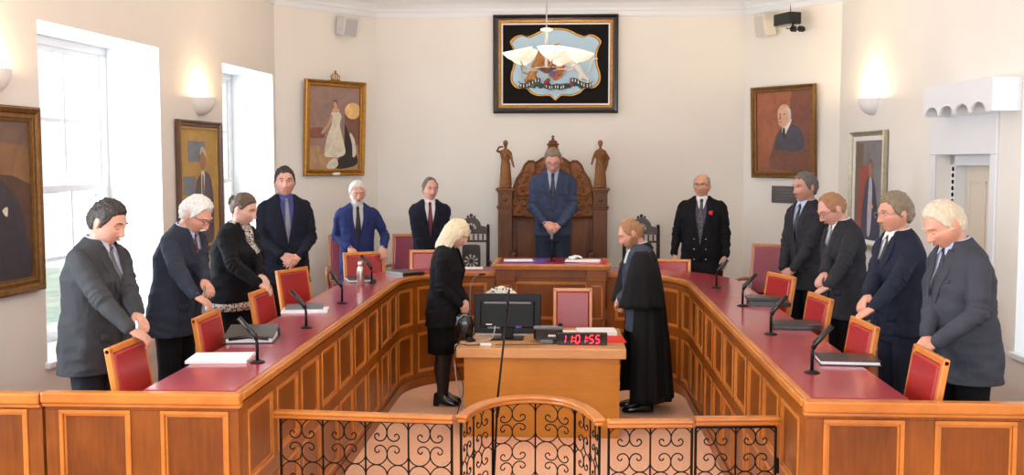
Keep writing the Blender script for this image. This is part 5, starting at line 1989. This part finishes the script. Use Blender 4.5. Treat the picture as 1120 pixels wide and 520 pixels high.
    if style == 'bob':
        rs = []
        for j, (zz, a, f_) in enumerate(((.075, .075, .4), (.04, .090, .45), (0, .097, .5), (-.05, .100, .62), (-.10, .098, .70), (-.15, .092, .80), (-.185, .080, .92))):
            ring = []
            for i in range(33):
                t_ = R(-52 + (360 - 256) * 0) if 0 else None
                az = R(58 + f_ * 12 + (360 - 2 * (58 + f_ * 12)) * i / 32)
                rr = a * (1 + .05 * math.sin(az * 14 + j) + .04 * noise.noise(Vector((az * 4, zz * 20, 0))))
                ring.append((rr * math.sin(az), -rr * 1.12 * math.cos(az) + .012 + (.01 if zz < -.1 else 0), zz))
            rs.append(ring)
        m.rings(rs, cap=False, closed=False)
        fr = []
        for j in range(7):
            fr.append([(.062 * math.sin(R(-60 + 120 * i / 14)) * (1 + .03 * j), -.100 * math.cos(R(-60 + 120 * i / 14)) - .006 + .002 * j * 0, .085 - .0085 * j + .006 * math.sin(i * 1.9)) for i in range(15)])
        m.rings(fr, cap=False, closed=False)
    if style == 'bun':
        m.ball((0, .115, .035), (.042, .036, .042), 14)
        for q_ in range(10):
            a = q_ * .7
            m.tube([(.035 * math.cos(a), .115 + .015 * math.sin(a * 2), .035 + .035 * math.sin(a)), (.045 * math.cos(a + .6), .13, .035 + .045 * math.sin(a + .6))], [.009, .004], 6)
    hd('hair', m, hm)
    if g('beard'):
        bt = g('bt', 1.0)
        n = 60
        vs, keep = [], []
        for j in range(41):
            el = -1.45 + 1.5 * j / 40
            for i in range(n):
                az = 2 * PI * i / n
                p = head_point(az, el, jaw, full)
                a = math.degrees(min(az, 2 * PI - az))
                zz = p.z / .12
                lim = lerp_list([(0, -.34), (18, -.36), (40, -.42), (62, -.25), (85, .0), (100, -.1), (110, -1.2)], a)
                w = sstep(lim + .04, lim - .12, zz) * sstep(108, 95, a)
                if abs(p.x) < .020 and -.076 < p.z < -.054:
                    w = 0
                q = noise.noise(p * 60 + sd) * .005
                vs.append(p + p.normalized() * ((.011 + q + .010 * gs(p.z + .11, .03)) * bt * w - .003 * (1 - w)))
                keep.append(w > .05)
        fs = []
        for j in range(40):
            for i in range(n):
                f_ = (j * n + i, j * n + (i + 1) % n, (j + 1) * n + (i + 1) % n, (j + 1) * n + i)
                if sum(keep[v] for v in f_) >= 2:
                    fs.append(f_)
        used = sorted({v for f_ in fs for v in f_})
        mp = {v: i for i, v in enumerate(used)}
        hd('beard', MB().add([vs[v] for v in used], [tuple(mp[v] for v in f_) for f_ in fs]), HAIRC[g('beard')])
    if g('moustache'):
        m = MB()
        for s in (-1, 1):
            m.capsule([(s * .004, -.103, -.048), (s * .018, -.101, -.052), (s * .030, -.090, -.062)], [.007, .0075, .004], 8)
        hd('moustache', m, HAIRC[g('moustache')])

    # ---- jacket
    jm, tm = k['jacket'], k['trousers']
    hem = g('hem', .74)
    vb = g('vb', 1.12)          # bottom of the opening
    vw = g('vw', .068)
    VC = .064
    gown = g('gown', False)
    b = MB()
    torso(b, max(.80, hem), .012)
    if hem < .80:
        rs = []
        for q_ in range(12):
            z = hem + (.80 - hem) * q_ / 11
            fl = 1 + .02 * (1 - q_ / 11)
            rs.append([(x, y, z) for x, y, z in superring(0, .005, z, (hipw * 1.04 + .012) * fl, (.130 * girth + belly * .35) * fl, (.137 * girth) * fl, 40)])
        b.rings(rs)
    slw = g('slw', 1.0)
    for s, S, E_, W, tg in arms:
        Wc = W + (E_ - W).normalized() * .012
        mid1, mid2 = S.lerp(E_, .5), E_.lerp(Wc, .5)
        top = Vector((S.x * .92, S.y, S.z + .008))
        pth = [top, S.lerp(E_, .12), S.lerp(E_, .35), S.lerp(E_, .65), S.lerp(E_, .88), E_, E_.lerp(Wc, .12), E_.lerp(Wc, .4), E_.lerp(Wc, .75), Wc]
        rad = [.052, .062, .062, .058, .056, .056, .054, .050, .044, .039]
        pp = spline(pth, 5)
        rr = []
        for i_ in range(len(pp)):
            f_ = i_ / (len(pp) - 1) * (len(rad) - 1)
            i0 = min(int(f_), len(rad) - 2)
            r0 = rad[i0] + (rad[i0 + 1] - rad[i0]) * (f_ - i0)
            u_ = i_ / (len(pp) - 1)
            r0 *= 1 + .12 * math.sin(i_ * 1.55 + s) * gs(u_ - .56, .20) + .02 * math.sin(i_ * .9)
            rr.append(r0 * slw * (girth ** .35))
        b.capsule(pp[:-1], rr[:-1], 14)
        b.tube(pp[-3:], rr[-3:], 14)
    nz = Vector((pos[0] * 3, pos[1] * 3, 1))
    for i_ in range(len(b.v)):
        v_ = Vector(b.v[i_])
        vq = Vector((v_.x * 9 + v_.z * 4, v_.y * 9, v_.z * 13))
        rg = 1 - 2 * abs(noise.noise(vq + nz))
        b.v[i_] = tuple(v_ + Vector((noise.noise(v_ * 9 + nz), noise.noise(v_ * 9 + nz * 2), 0)) * .007 + Vector((v_.x, v_.y, 0)).normalized() * rg * .010)
    jme = remesh(b, .0072, 2, .5)
    # open the front in a V
    import bmesh
    bm = bmesh.new()
    bm.from_mesh(jme)
    dele = []
    for f_ in bm.faces:
        c = bend(f_.calc_center_median(), -1)
        fz_ = lerp_list([(r[0], r[2]) for r in TR], c.z)
        if -(fz_ + .034) < c.y < .02 and c.z > vb:
            t_ = (c.z - vb) / (1.49 - vb)
            if abs(c.x) < min(vw * t_, VC):
                cc_ = f_.calc_center_median()
                near = False
                for s_, S_, E2, W2, tg_ in arms:
                    for a_, b_ in ((S_.lerp(E2, .4), E2), (E2, W2)):
                        k_ = max(0, min(1, (cc_ - a_).dot(b_ - a_) / (b_ - a_).length_squared))
                        if (cc_ - a_.lerp(b_, k_)).length < .066:
                            near = True
                if not near:
                    dele.append(f_)
        if c.z > 1.506 and math.hypot(c.x, c.y) < .072:
            dele.append(f_)
    bmesh.ops.delete(bm, geom=list(set(dele)), context='FACES')
    bm.to_mesh(jme)
    bm.free()
    jk = link('jacket', jme, jm, T, True)
    # torso surface used to lay lapels, tie and buttons on
    tb = MB()
    torso(tb, max(.80, hem), .012, n=60)
    tri = BVHTree.FromPolygons([Vector(v) for v in tb.v], tb.f)
    sb = MB()
    torso(sb, .84, -.004, n=60)
    tris = BVHTree.FromPolygons([Vector(v) for v in sb.v], sb.f)

    def surf(x, z, off, tree=tri):
        o_ = bend((x, -.6, z))
        d_ = (bend((x, .3, z)) - o_).normalized()
        h = tree.ray_cast(o_, d_)
        if h[0] is None:
            return None
        return h[0] - d_ * off

    def strip(nm, left, right, off, m_, parent, th=.004, nu=5, nv=16, tree=tri, bulge=0.0):
        """left/right: lists of (x, z) of the same length"""
        mb = MB()
        L_ = spline([(a, b_, 0) for a, b_ in left], 3)
        R_ = spline([(a, b_, 0) for a, b_ in right], 3)
        rows_ = []
        for a, b_ in zip(L_, R_):
            row = []
            for u_ in range(nu + 1):
                p = a.lerp(b_, u_ / nu)
                q_ = surf(p.x, p.y, off + bulge * math.sin(PI * u_ / nu), tree)
                if q_ is None:
                    q_ = row[-1] if row else bend((p.x, -.08, p.y))
                row.append(q_)
            rows_.append(row)
        mb.rings(rows_, cap=False, closed=False)
        return mb.build(nm, m_, parent, True, solid=th)

    if not g('noshirt', False):
        shm = g('shirt', PAPER)
        m = MB()
        torso(m, .95, -.002, n=48)
        link('shirt', bpy.data.meshes.new('shirt') if 0 else (lambda me_: (me_.from_pydata(m.v, [], m.f), me_)[1])(bpy.data.meshes.new('shirt')), shm, T, True)
        if not female:
            # collar
            m = MB()
            rs = []
            for zz, rr in ((-.012, 1.12), (.010, 1.08), (.030, 1.02), (.028, .97)):
                rs.append([bend((nr * 1.10 * rr * math.cos(2 * PI * i / 28), .012 + nr * 1.12 * rr * math.sin(2 * PI * i / 28) - .012 * (math.sin(2 * PI * i / 28) < 0) * abs(math.sin(2 * PI * i / 28)), 1.505 + zz + .012 * math.sin(2 * PI * i / 28))) for i in range(28)])
            m.rings(rs, cap=False)
            for s in (-1, 1):
                m.add([bend(p) for p in ((s * .004, -.068, 1.512), (s * .052, -.052, 1.530), (s * .060, -.050, 1.500), (s * .036, -.098, 1.462))], [(0, 1, 2, 3) if s > 0 else (3, 2, 1, 0)])
            m.build('shirt_collar', shm, T, False, solid=.004)
        for s, S, E_, W, tg in arms:
            if g('cuffs', True):
                d_ = (W - E_).normalized()
                MB().tube([W - d_ * .03, W + d_ * .006], [.033, .031], 14).build('shirt_cuff', shm, T, True)
    if g('tie') is not None:
        x0 = .0
        tie = strip('tie', [(-.011, 1.500), (-.017, 1.478), (-.014, 1.455), (-.022, 1.36), (-.031, 1.22), (-.034, vb - .06)], [(.011, 1.500), (.017, 1.478), (.014, 1.455), (.022, 1.36), (.031, 1.22), (.034, vb - .06)], .006, g('tie'), T, .004, tree=tris, bulge=.004)
        kn = MB().ball(surf(0, 1.482, .010, tris), (.017, .012, .019), 10)
        kn.build('tie_knot', g('tie'), tie, True)
    if g('vest') is not None:
        for s in (-1, 1):
            strip('waistcoat', [(s * .085, 1.46), (s * .09, 1.35), (s * .10, 1.2), (s * .10, vb - .02)], [(s * .050, 1.49), (s * .028, 1.40), (s * .001, 1.34), (s * .0, vb - .02)], .006, g('vest'), T, .004, tree=tris)
    if not gown and not g('nolapel'):
        lw = g('lapel', .062)
        for s in (-1, 1):
            t1 = lambda z: min(VC, vw * (z - vb) / (1.49 - vb))
            inn = [(s * (t1(z) - .006), z) for z in (1.495, 1.43, 1.35, 1.25, 1.17)] + [(s * .0 - .004 * s, vb - .01)]
            out = [(s * (t1(1.495) + .030), 1.490), (s * (t1(1.43) + lw * .92), 1.425), (s * (t1(1.35) + lw * .98), 1.365), (s * (t1(1.25) + lw * .62), 1.25), (s * (t1(1.17) + lw * .32), 1.17), (s * .006, vb - .012)]
            lp = strip('lapel', inn, out, .007, g('lapelmat', jm), jk, .005, tree=tri)
        # collar round the neck
        m = MB()
        rs = []
        for rr, zz in ((.074, 1.503), (.071, 1.536), (.079, 1.531), (.112, 1.480)):
            rs.append([bend((rr * math.sin(R(-118 + 236 * i / 24)) * 1.0, .008 + rr * math.cos(R(-118 + 236 * i / 24)), zz - .012 * abs(-1 + i / 12) ** 2)) for i in range(25)])
        m.rings(rs, cap=False, closed=False)
        m.build('jacket_collar', g('lapelmat', jm), jk, True, solid=.005)
        # front edge and buttons
        strip('front_edge', [(-.002, vb), (.004, 1.0), (.0, .92), (-.03, max(.83, hem + .03))], [(.012, vb), (.018, 1.0), (.016, .92), (-.008, max(.83, hem + .03))], .008, jm, jk, .004, nu=2)
        btn = g('btnmat', BLACKP)
        spots_ = [(0.004, vb - .03), (.006, vb - .13)] if not g('double') else [(sx * .062, z) for z in (vb - .02, vb - .13, vb + .09) for sx in (-1, 1)]
        for bx, bz in spots_:
            c_ = surf(bx, bz, .012)
            if c_ is not None:
                MB().ball(c_, (.009, .005, .009), 8).build('button', btn, jk, True)
        # breast pocket line on the wearer's left, pocket flaps
        strip('breast_pocket', [(.085, 1.330), (.125, 1.338)], [(.085, 1.312), (.125, 1.320)], .006, jm, jk, .004, nu=2)
        for s in (-1, 1):
            strip('pocket_flap', [(s * .09, .975), (s * .155, .985)], [(s * .09, .925), (s * .155, .935)], .006, jm, jk, .004, nu=2)
    if g('pocketsq'):
        m = MB()
        c_ = surf(.105, 1.345, .012)
        m.ball(c_, (.026, .009, .020), 8)
        m.ball(c_ + Vector((.012, -.002, .018)), (.014, .008, .018), 8, Matrix.Rotation(R(25), 3, 'Y'))
        m.ball(c_ + Vector((-.010, -.002, .014)), (.012, .008, .016), 8, Matrix.Rotation(R(-20), 3, 'Y'))
        m.build('pocket_square', g('pocketsq'), T, True)

    # ---- lower body
    if not g('skirt'):
        b = MB()
        b.rings([superring(0, .005, z, a, f_, f2, 30) for z, a, f_, f2 in ((.78, hipw, .11 * girth, .12 * girth), (.90, hipw * 1.0, .115 * girth + belly * .5, .125 * girth), (1.02, .165 * girth, .11 * girth + belly * .8, .105 * girth))])
        for s in (-1, 1):
            b.tube([(s * .088, .0, .90), (s * .092, -.004, .70), (s * .095, -.006, .50), (s * .100, .004, .28), (s * .103, .012, .07)], [.100 * girth ** .5, .093, .080, .074, .070], 18)
        link('trousers', remesh(b, .009, 3), tm, T, True)
        shm_ = g('shoemat', BLACKG)
        for s in (-1, 1):
            m = MB()
            m.rings([[(s * .105 + x * w_, y, z_ + zz * h_) for x, zz in [(math.cos(2 * PI * i / 16), max(-.35, math.sin(2 * PI * i / 16))) for i in range(16)]] for y, w_, h_, z_ in ((.085, .030, .05, .03), (.06, .037, .065, .032), (0, .036, .075, .034), (-.06, .044, .055, .028), (-.13, .048, .045, .024), (-.175, .036, .032, .02), (-.195, .015, .015, .018))])
            m.build('shoe', shm_, T, True)
    else:
        m = MB()
        m.rings([superring(0, .005, z, a, f_, f2, 40) for z, a, f_, f2 in ((.50, .175, .135, .135), (.60, .182, .135, .138), (.75, .188, .130, .140), (.90, .185, .13, .13), (1.0, .165, .115, .11))])
        m.build('skirt', tm, T, True)
        TI = mat('black_tights', hexc(16, 15, 17), .6)
        for s in (-1, 1):
            m = MB()
            m.tube([(s * .085, 0, .60), (s * .08, -.008, .50), (s * .078, .012, .36), (s * .072, .006, .18), (s * .070, .01, .09), (s * .070, -.03, .05)], [.080, .062, .064, .042, .038, .036], 14)
            m.build('tights', TI, T, True)
            m = MB()
            m.rings([[(s * .072 + x * w_, y, z_ + zz * h_) for x, zz in [(math.cos(2 * PI * i / 16), max(-.4, math.sin(2 * PI * i / 16))) for i in range(16)]] for y, w_, h_, z_ in ((.075, .028, .055, .06), (.05, .034, .07, .06), (0, .035, .075, .05), (-.06, .040, .05, .03), (-.12, .040, .035, .022), (-.165, .020, .02, .016))])
            m.box(s * .072 - .022, s * .072 + .022, .03, .08, 0, .06)
            m.build('shoe', BLACKG, T, True)
    return T, bend, surf, jk, HM, strip, arms


def clasp(z=.90, y=-.235, top=-1, dx=0.0, curl=30):
    """both hands joined in front, one over the other"""
    out = []
    for s in (1, -1):
        f = .016 if s == top else -.012
        out.append(dict(w=(dx + s * .078, y - f + .03, z + .035 + f * .5), d=(-s * .80, -.22, -.52), n=(s * .10, -.90, .30), curl=curl, pole=(s * .75, .75, -.2)))
    return out


def on_chair(wx, wy, wz, face, gap=.05, top=1, curl=36, dz=.040):
    """both hands resting on a chair top at a world point; the wrists sit behind it"""
    f = Vector(face).normalized()
    side = Vector((-f.y, f.x))      # the person's left
    out = []
    rz = math.atan2(face[0], -face[1])
    for s in (1, -1):
        lift = .014 if s == top else 0.0
        w = Vector((wx, wy)) - f * .062 + side * s * gap * .9
        out.append(dict(w=(w.x, w.y, wz + dz + lift), world=True, d=(-s * .45, -.70, -.52), n=(s * .1, -.55, .80), curl=curl, pole=(s * .6, .7, -.3)))
    return out


def dot_tie(key, bgc, dotc, sc=45, thr=.3):
    return spots('tie_' + key, hexc(*bgc), hexc(*dotc), sc, thr, .5)


def hcol(nm, rgb, rough=.5):
    return mat(nm, hexc(*rgb), rough, bump=.1, bscale=200)


SH_WHITE = mat('shirt_white', hexc(232, 232, 234), .8, bump=.1, bscale=12, bdist=.01)
SH_LIL = mat('shirt_pale_lilac', hexc(186, 186, 204), .8, bump=.1, bscale=12, bdist=.01)
SH_BLUE = mat('shirt_blue', hexc(66, 72, 138), .8, bump=.1, bscale=12, bdist=.01)
SH_PBLUE = mat('shirt_pale_blue', hexc(182, 194, 218), .8, bump=.1, bscale=12, bdist=.01)
GREYS = cloth('mid_grey', (58, 59, 62))
CHAR = cloth('charcoal', (58, 60, 68))
NAVY = cloth('navy', (34, 38, 54))
NAVYD = cloth('dark_navy', (26, 28, 40))
BLACKC = cloth('black', (20, 20, 23))
BLUES = cloth('royal_blue', (40, 50, 96))
DKGREY = cloth('dark_grey', (44, 45, 50))
MAYORC = cloth('blue_grey', (54, 64, 88))
BTROU = cloth('black_trousers', (18, 18, 22))
FLOOR = DZ + 0.002

# left side, near to far
person('young dark-haired man in mid grey suit, head bowed, nearest on the left', (-2.69, 5.74), FLOOR, (.985, -.17), 1.70,
       hair='dark', thick=.016, jacket=GREYS, trousers=cloth('dark_trousers', (40, 41, 48)), shirt=SH_LIL, tie=hcol('tie_grey', (84, 84, 96)), lean=5, bow=20, turn=0, belly=.02, girth=1.25, shw=1.08, full=1.05,
       skinkey='a', skinrgb=(200, 150, 130), hands=on_chair(-2.24, 5.42, 1.275, (.985, -.17), .045, 1), vb=1.10)
person('man with wavy white hair, glasses and moustache in dark suit with dotted maroon tie', (-2.70, 6.97), FLOOR, (.985, -.17), 1.70,
       hair='white', thick=.022, hairnoise=.009, moustache='white', glasses='dark', jacket=cloth('blue_charcoal', (44, 48, 60)), trousers=BTROU, shirt=SH_PBLUE, tie=dot_tie('maroon_dots', (80, 24, 38), (200, 170, 170), 38, .28),
       lean=12, bow=26, girth=1.16, shw=1.08, belly=.02, skinkey='b', skinrgb=(202, 146, 122), hands=on_chair(-2.23, 6.42, 1.275, (.985, -.17), .05, 1), vb=1.08, brow='white')
BLOUSE = spots('blouse_print', hexc(196, 188, 178), hexc(46, 42, 44), 55, .42)
T, bend, surf, jk, HM, strip, arms = person('woman with brown hair in a bun, black jacket over patterned blouse', (-2.62, 8.0), FLOOR, (.97, -.25), 1.66, female=True,
       hair='brown', style='bun', thick=.014, jacket=BLACKC, trousers=cloth('black_skirt', (16, 16, 18)), shirt=BLOUSE, lean=7, bow=14, girth=1.34, shw=1.10, belly=.05, skirt=True, full=1.08, jaw=1.2,
       skinkey='c', skinrgb=(210, 164, 146), hands=on_chair(-2.24, 7.66, 1.275, (.97, -.25), .045, -1), vb=1.02, vw=.075, cuffs=False, nolapel=True, hem=.86)
m = MB()
m.tube(spline([bend((-.07, .04, 1.525)), bend((-.075, -.03, 1.50)), bend((-.035, -.10, 1.44)), bend((0, -.135, 1.36))], 4), [.020] * 12 + [.016], 10)
m.tube(spline([bend((.07, .04, 1.525)), bend((.075, -.03, 1.50)), bend((.035, -.10, 1.44)), bend((0, -.135, 1.36))], 4), [.020] * 12 + [.016], 10)
m.build('blouse_frill', BLOUSE, T, True)
MB().rings([superring(0, .005, z, a, f_, f2, 40) for z, a, f_, f2 in ((.795, .262, .195, .195), (.84, .262, .20, .195), (.88, .255, .20, .19))], cap=False).build('blouse_hem', BLOUSE, T, True, solid=.004)
person('tall dark-haired man in navy suit, blue shirt and grey tie, hands clasped', (-2.60, 9.45), FLOOR, (.42, -.9), 1.85,
       hair='dark', thick=.012, open=True, jacket=NAVYD, trousers=BTROU, shirt=SH_BLUE, tie=hcol('tie_steel', (120, 122, 138)), lean=1, bow=3, turn=-6, girth=1.05, belly=.02, full=1.10, jaw=1.3,
       skinkey='d', skinrgb=(202, 150, 134), hands=clasp(.965, -.27, -1), vb=1.08, vw=.078)
person('white-haired bearded man in bright blue suit holding the top of a chair', (-2.24, 10.96), FLOOR, (.30, -.95), 1.69,
       hair='white', thick=.016, hairnoise=.009, open=True, beard='white', bt=.45, jacket=BLUES, trousers=BLUES, shirt=mat('shirt_grey_white', hexc(200, 200, 206), .8), tie=hcol('tie_black', (24, 24, 30)), lean=5, bow=6, turn=4,
       skinkey='b', skinrgb=(202, 146, 122), vb=1.06, vw=.09,
       hands=[dict(w=(-1.93, 10.80, 1.335), world=True, d=(.0, -.7, -.6), n=(.2, -.6, .75), curl=26, pole=(.4, .7, -.2)), dict(w=(-2.28, 10.78, 1.335), world=True, d=(.25, -.7, -.6), n=(-.1, -.6, .75), curl=26, pole=(-.4, .7, -.2))])
person('man with receding hair in black suit and dark red tie by the back wall', (-1.51, 11.34), FLOOR, (.22, -1), 1.72,
       hair='darkgrey', style='receding', thick=.008, open=True, jacket=NAVYD, trousers=NAVY, shirt=SH_WHITE, tie=hcol('tie_dark_red', (92, 24, 34)), lean=1, bow=3, turn=14, girth=.98,
       skinkey='d', skinrgb=(202, 150, 134), hands=clasp(.86, -.22, 1), vb=1.08, vw=.075)
# chairman
person('chairman in blue-grey suit with glasses, head bowed, before the throne', (-.155, 11.72), .502, (-.02, -1), 1.92,
       hair='greybrown', thick=.013, glasses='dark', jacket=MAYORC, trousers=cloth('mayor_trousers', (40, 46, 62)), shirt=SH_PBLUE, tie=dot_tie('navy_dots', (26, 28, 52), (90, 96, 140), 60, .3), lean=3, bow=24, girth=1.0,
       skinkey='d', skinrgb=(202, 150, 134), hands=clasp(.935, -.255, -1), vb=1.14, vw=.062, hem=.84)
# right side, far to near
person('stout man in black double-breasted coat and waistcoat with red pocket square', (1.46, 11.30), FLOOR, (-.22, -.97), 1.77,
       hair='grey', style='bald', thick=.006, open=True, glasses='dark', jacket=BLACKC, trousers=BLACKC, shirt=SH_WHITE, tie=dot_tie('grey_dots', (48, 46, 56), (120, 116, 126), 60, .3), vest=cloth('waistcoat_grey', (78, 76, 92)), lean=0, bow=2, turn=-8,
       girth=1.14, belly=.05, shw=1.08, full=1.1, jaw=1.35, skinkey='b', skinrgb=(208, 152, 130), vb=.98, vw=.092, double=True, btnmat=CHROME, pocketsq=mat('red_silk', hexc(190, 26, 44), .4), hem=.62,
       hands=[dict(w=(.27, -.10, .86), d=(-.15, -.25, -.95), n=(.8, -.55, 0), curl=22, pole=(.5, .8, 0)), dict(w=(-.29, -.08, .88), d=(.1, -.2, -.97), n=(-.8, -.55, 0), curl=22, pole=(-.5, .8, 0))])
person('man with grey brushed-back hair in dark suit, farthest along the right wall', (2.16, 9.42), FLOOR, (-.86, -.5), 1.80,
       hair='darkgrey', thick=.014, open=True, jacket=DKGREY, trousers=BTROU, shirt=SH_PBLUE, tie=hcol('tie_black', (24, 24, 30)), lean=2, bow=4, turn=-4, girth=1.0,
       skinkey='e', skinrgb=(182, 134, 114), hands=clasp(.87, -.25, 1), vb=1.10, vw=.065)
person('brown-haired man with glasses in dark grey suit, head bowed, beside the right desk', (2.14, 8.02), FLOOR, (-.98, -.2), 1.69,
       hair='ginger', style='receding', thick=.010, glasses='dark', jacket=DKGREY, trousers=BTROU, shirt=SH_WHITE, tie=dot_tie('grey_pattern', (104, 104, 112), (60, 60, 68), 70, .35), lean=7, bow=26, girth=1.12, shw=1.06, belly=.02,
       skinkey='d', skinrgb=(202, 150, 134), hands=on_chair(1.80, 7.56, 1.275, (-.98, -.2), .045, 1), vb=1.04, vw=.068)
person('man with tousled grey-brown hair and glasses in navy double-breasted suit', (2.14, 6.72), FLOOR, (-.97, -.24), 1.70,
       hair='greybrown', thick=.024, hairnoise=.009, open=True, glasses='gold', jacket=NAVY, trousers=NAVY, shirt=SH_WHITE, tie=hcol('tie_dark_green', (26, 40, 36)), lean=4, bow=6, girth=1.12, belly=.04, full=1.12,
       skinkey='b', skinrgb=(208, 152, 130), double=True, vb=1.12, vw=.06, hem=.84,
       hands=on_chair(1.74, 6.30, 1.275, (-.97, -.24), .05, 1))
person('stout man with fair white hair in grey suit, head bowed, nearest on the right', (2.16, 5.70), FLOOR, (-.98, -.22), 1.72,
       hair='sandy', thick=.018, hairnoise=.005, jacket=cloth('slate_grey', (60, 63, 72)), trousers=BTROU, shirt=SH_PBLUE, tie=dot_tie('black_dots', (20, 20, 28), (70, 72, 90), 60, .3), lean=8, bow=26, girth=1.16, belly=.05, full=1.14,
       skinkey='b', skinrgb=(212, 158, 140), hands=on_chair(1.84, 5.46, 1.25, (-.98, -.22), .05, 1), vb=1.08, vw=.058)
# in the well
person('woman with blonde bob in black jacket, skirt and tights, head bowed, in the well', (-1.13, 9.42), .002, (.99, -.12), 1.74, female=True,
       hair='blond', style='bob', thick=.020, jacket=BLACKC, trousers=cloth('black_skirt', (16, 16, 18)), shirt=mat('dark_top', hexc(60, 54, 52), .8), skirt=True, lean=6, bow=24, girth=1.08, belly=.02,
       skinkey='c', skinrgb=(210, 164, 146), hands=clasp(.93, -.22, 1), vb=1.12, vw=.055, cuffs=False, lapel=.045, hem=.76)
T, bend, surf, jk, HM, strip, arms = person('bearded clerk in long black gown over grey suit, head bowed, in the well', (.68, 9.30), .002, (-.99, -.10), 1.76,
       hair='ginger', style='receding', thick=.010, beard='ginger', jacket=cloth('gown_suit', (66, 70, 84)), trousers=BTROU, shirt=SH_WHITE, lean=4, bow=26, girth=1.06, belly=.03, full=1.05,
       skinkey='b', skinrgb=(208, 152, 130), hands=clasp(.98, -.24, 1), vb=1.06, vw=.06)
GOWN = mat('black_gown', hexc(16, 18, 20), .75, var=.1, vscale=6, bump=.3, bscale=10, spec=.2, bdist=.02)
m = MB()
rs = []
for q_ in range(27):
    z = .12 + (1.50 - .12) * q_ / 26
    u = 1 - q_ / 26
    a = lerp_list([(.12, .30), (.6, .275), (1.0, .255), (1.25, .25), (1.40, .235), (1.46, .19), (1.50, .10)], z)
    d = lerp_list([(.12, .27), (.6, .235), (1.0, .19), (1.25, .165), (1.42, .135), (1.50, .085)], z)
    ring = []
    for i in range(61):
        az = R(-128 + 256 * i / 60)
        fl = 1 + .055 * u * math.sin(az * 11) + .03 * u * math.sin(az * 19 + 1)
        p = Vector((a * math.sin(az) * fl, .01 + d * math.cos(az) * fl, z))
        ring.append(bend(p) if z > .92 else p)
    rs.append(ring)
m.rings(rs, cap=False, closed=False)
m.build('gown', GOWN, T, True, solid=.006)
for sd_ in (1, -1):
    m = MB()
    rs = []
    for q_ in range(14):
        t_ = q_ / 13
        z = 1.475 - t_ * .50
        rx = lerp_list([(0, .045), (.12, .085), (.4, .098), (1, .115)], t_)
        ry = lerp_list([(0, .05), (.12, .095), (.4, .135), (1, .20)], t_)
        ring = []
        for i in range(48):
            a = 2 * PI * i / 48
            fl = 1 + .06 * t_ * math.sin(a * 7 + 1) + .03 * t_ * math.sin(a * 13)
            ring.append(bend((sd_ * (.175 + .055 * min(1, t_ * 2.5)) + rx * fl * math.cos(a), -.01 - .03 * t_ + ry * fl * math.sin(a), z)))
        rs.append(ring)
    m.rings(rs, cap=False)
    m.build('gown_sleeve', GOWN, T, True, solid=.006)
m = MB()
rs = []
for rr, zz in ((.078, 1.485), (.080, 1.535), (.090, 1.53), (.118, 1.475)):
    rs.append([bend((rr * math.sin(R(-125 + 250 * i / 24)), .012 + rr * math.cos(R(-125 + 250 * i / 24)), zz - .02 * abs(-1 + i / 12) ** 2)) for i in range(25)])
m.rings(rs, cap=False, closed=False)
m.build('gown_collar', GOWN, T, True, solid=.006)
for s in (-1, 1):
    strip('white_band', [(s * .004, 1.495), (s * .010, 1.44), (s * .014, 1.36)], [(s * .030, 1.490), (s * .042, 1.44), (s * .048, 1.36)], .012, SH_WHITE, T, .002, nu=3)
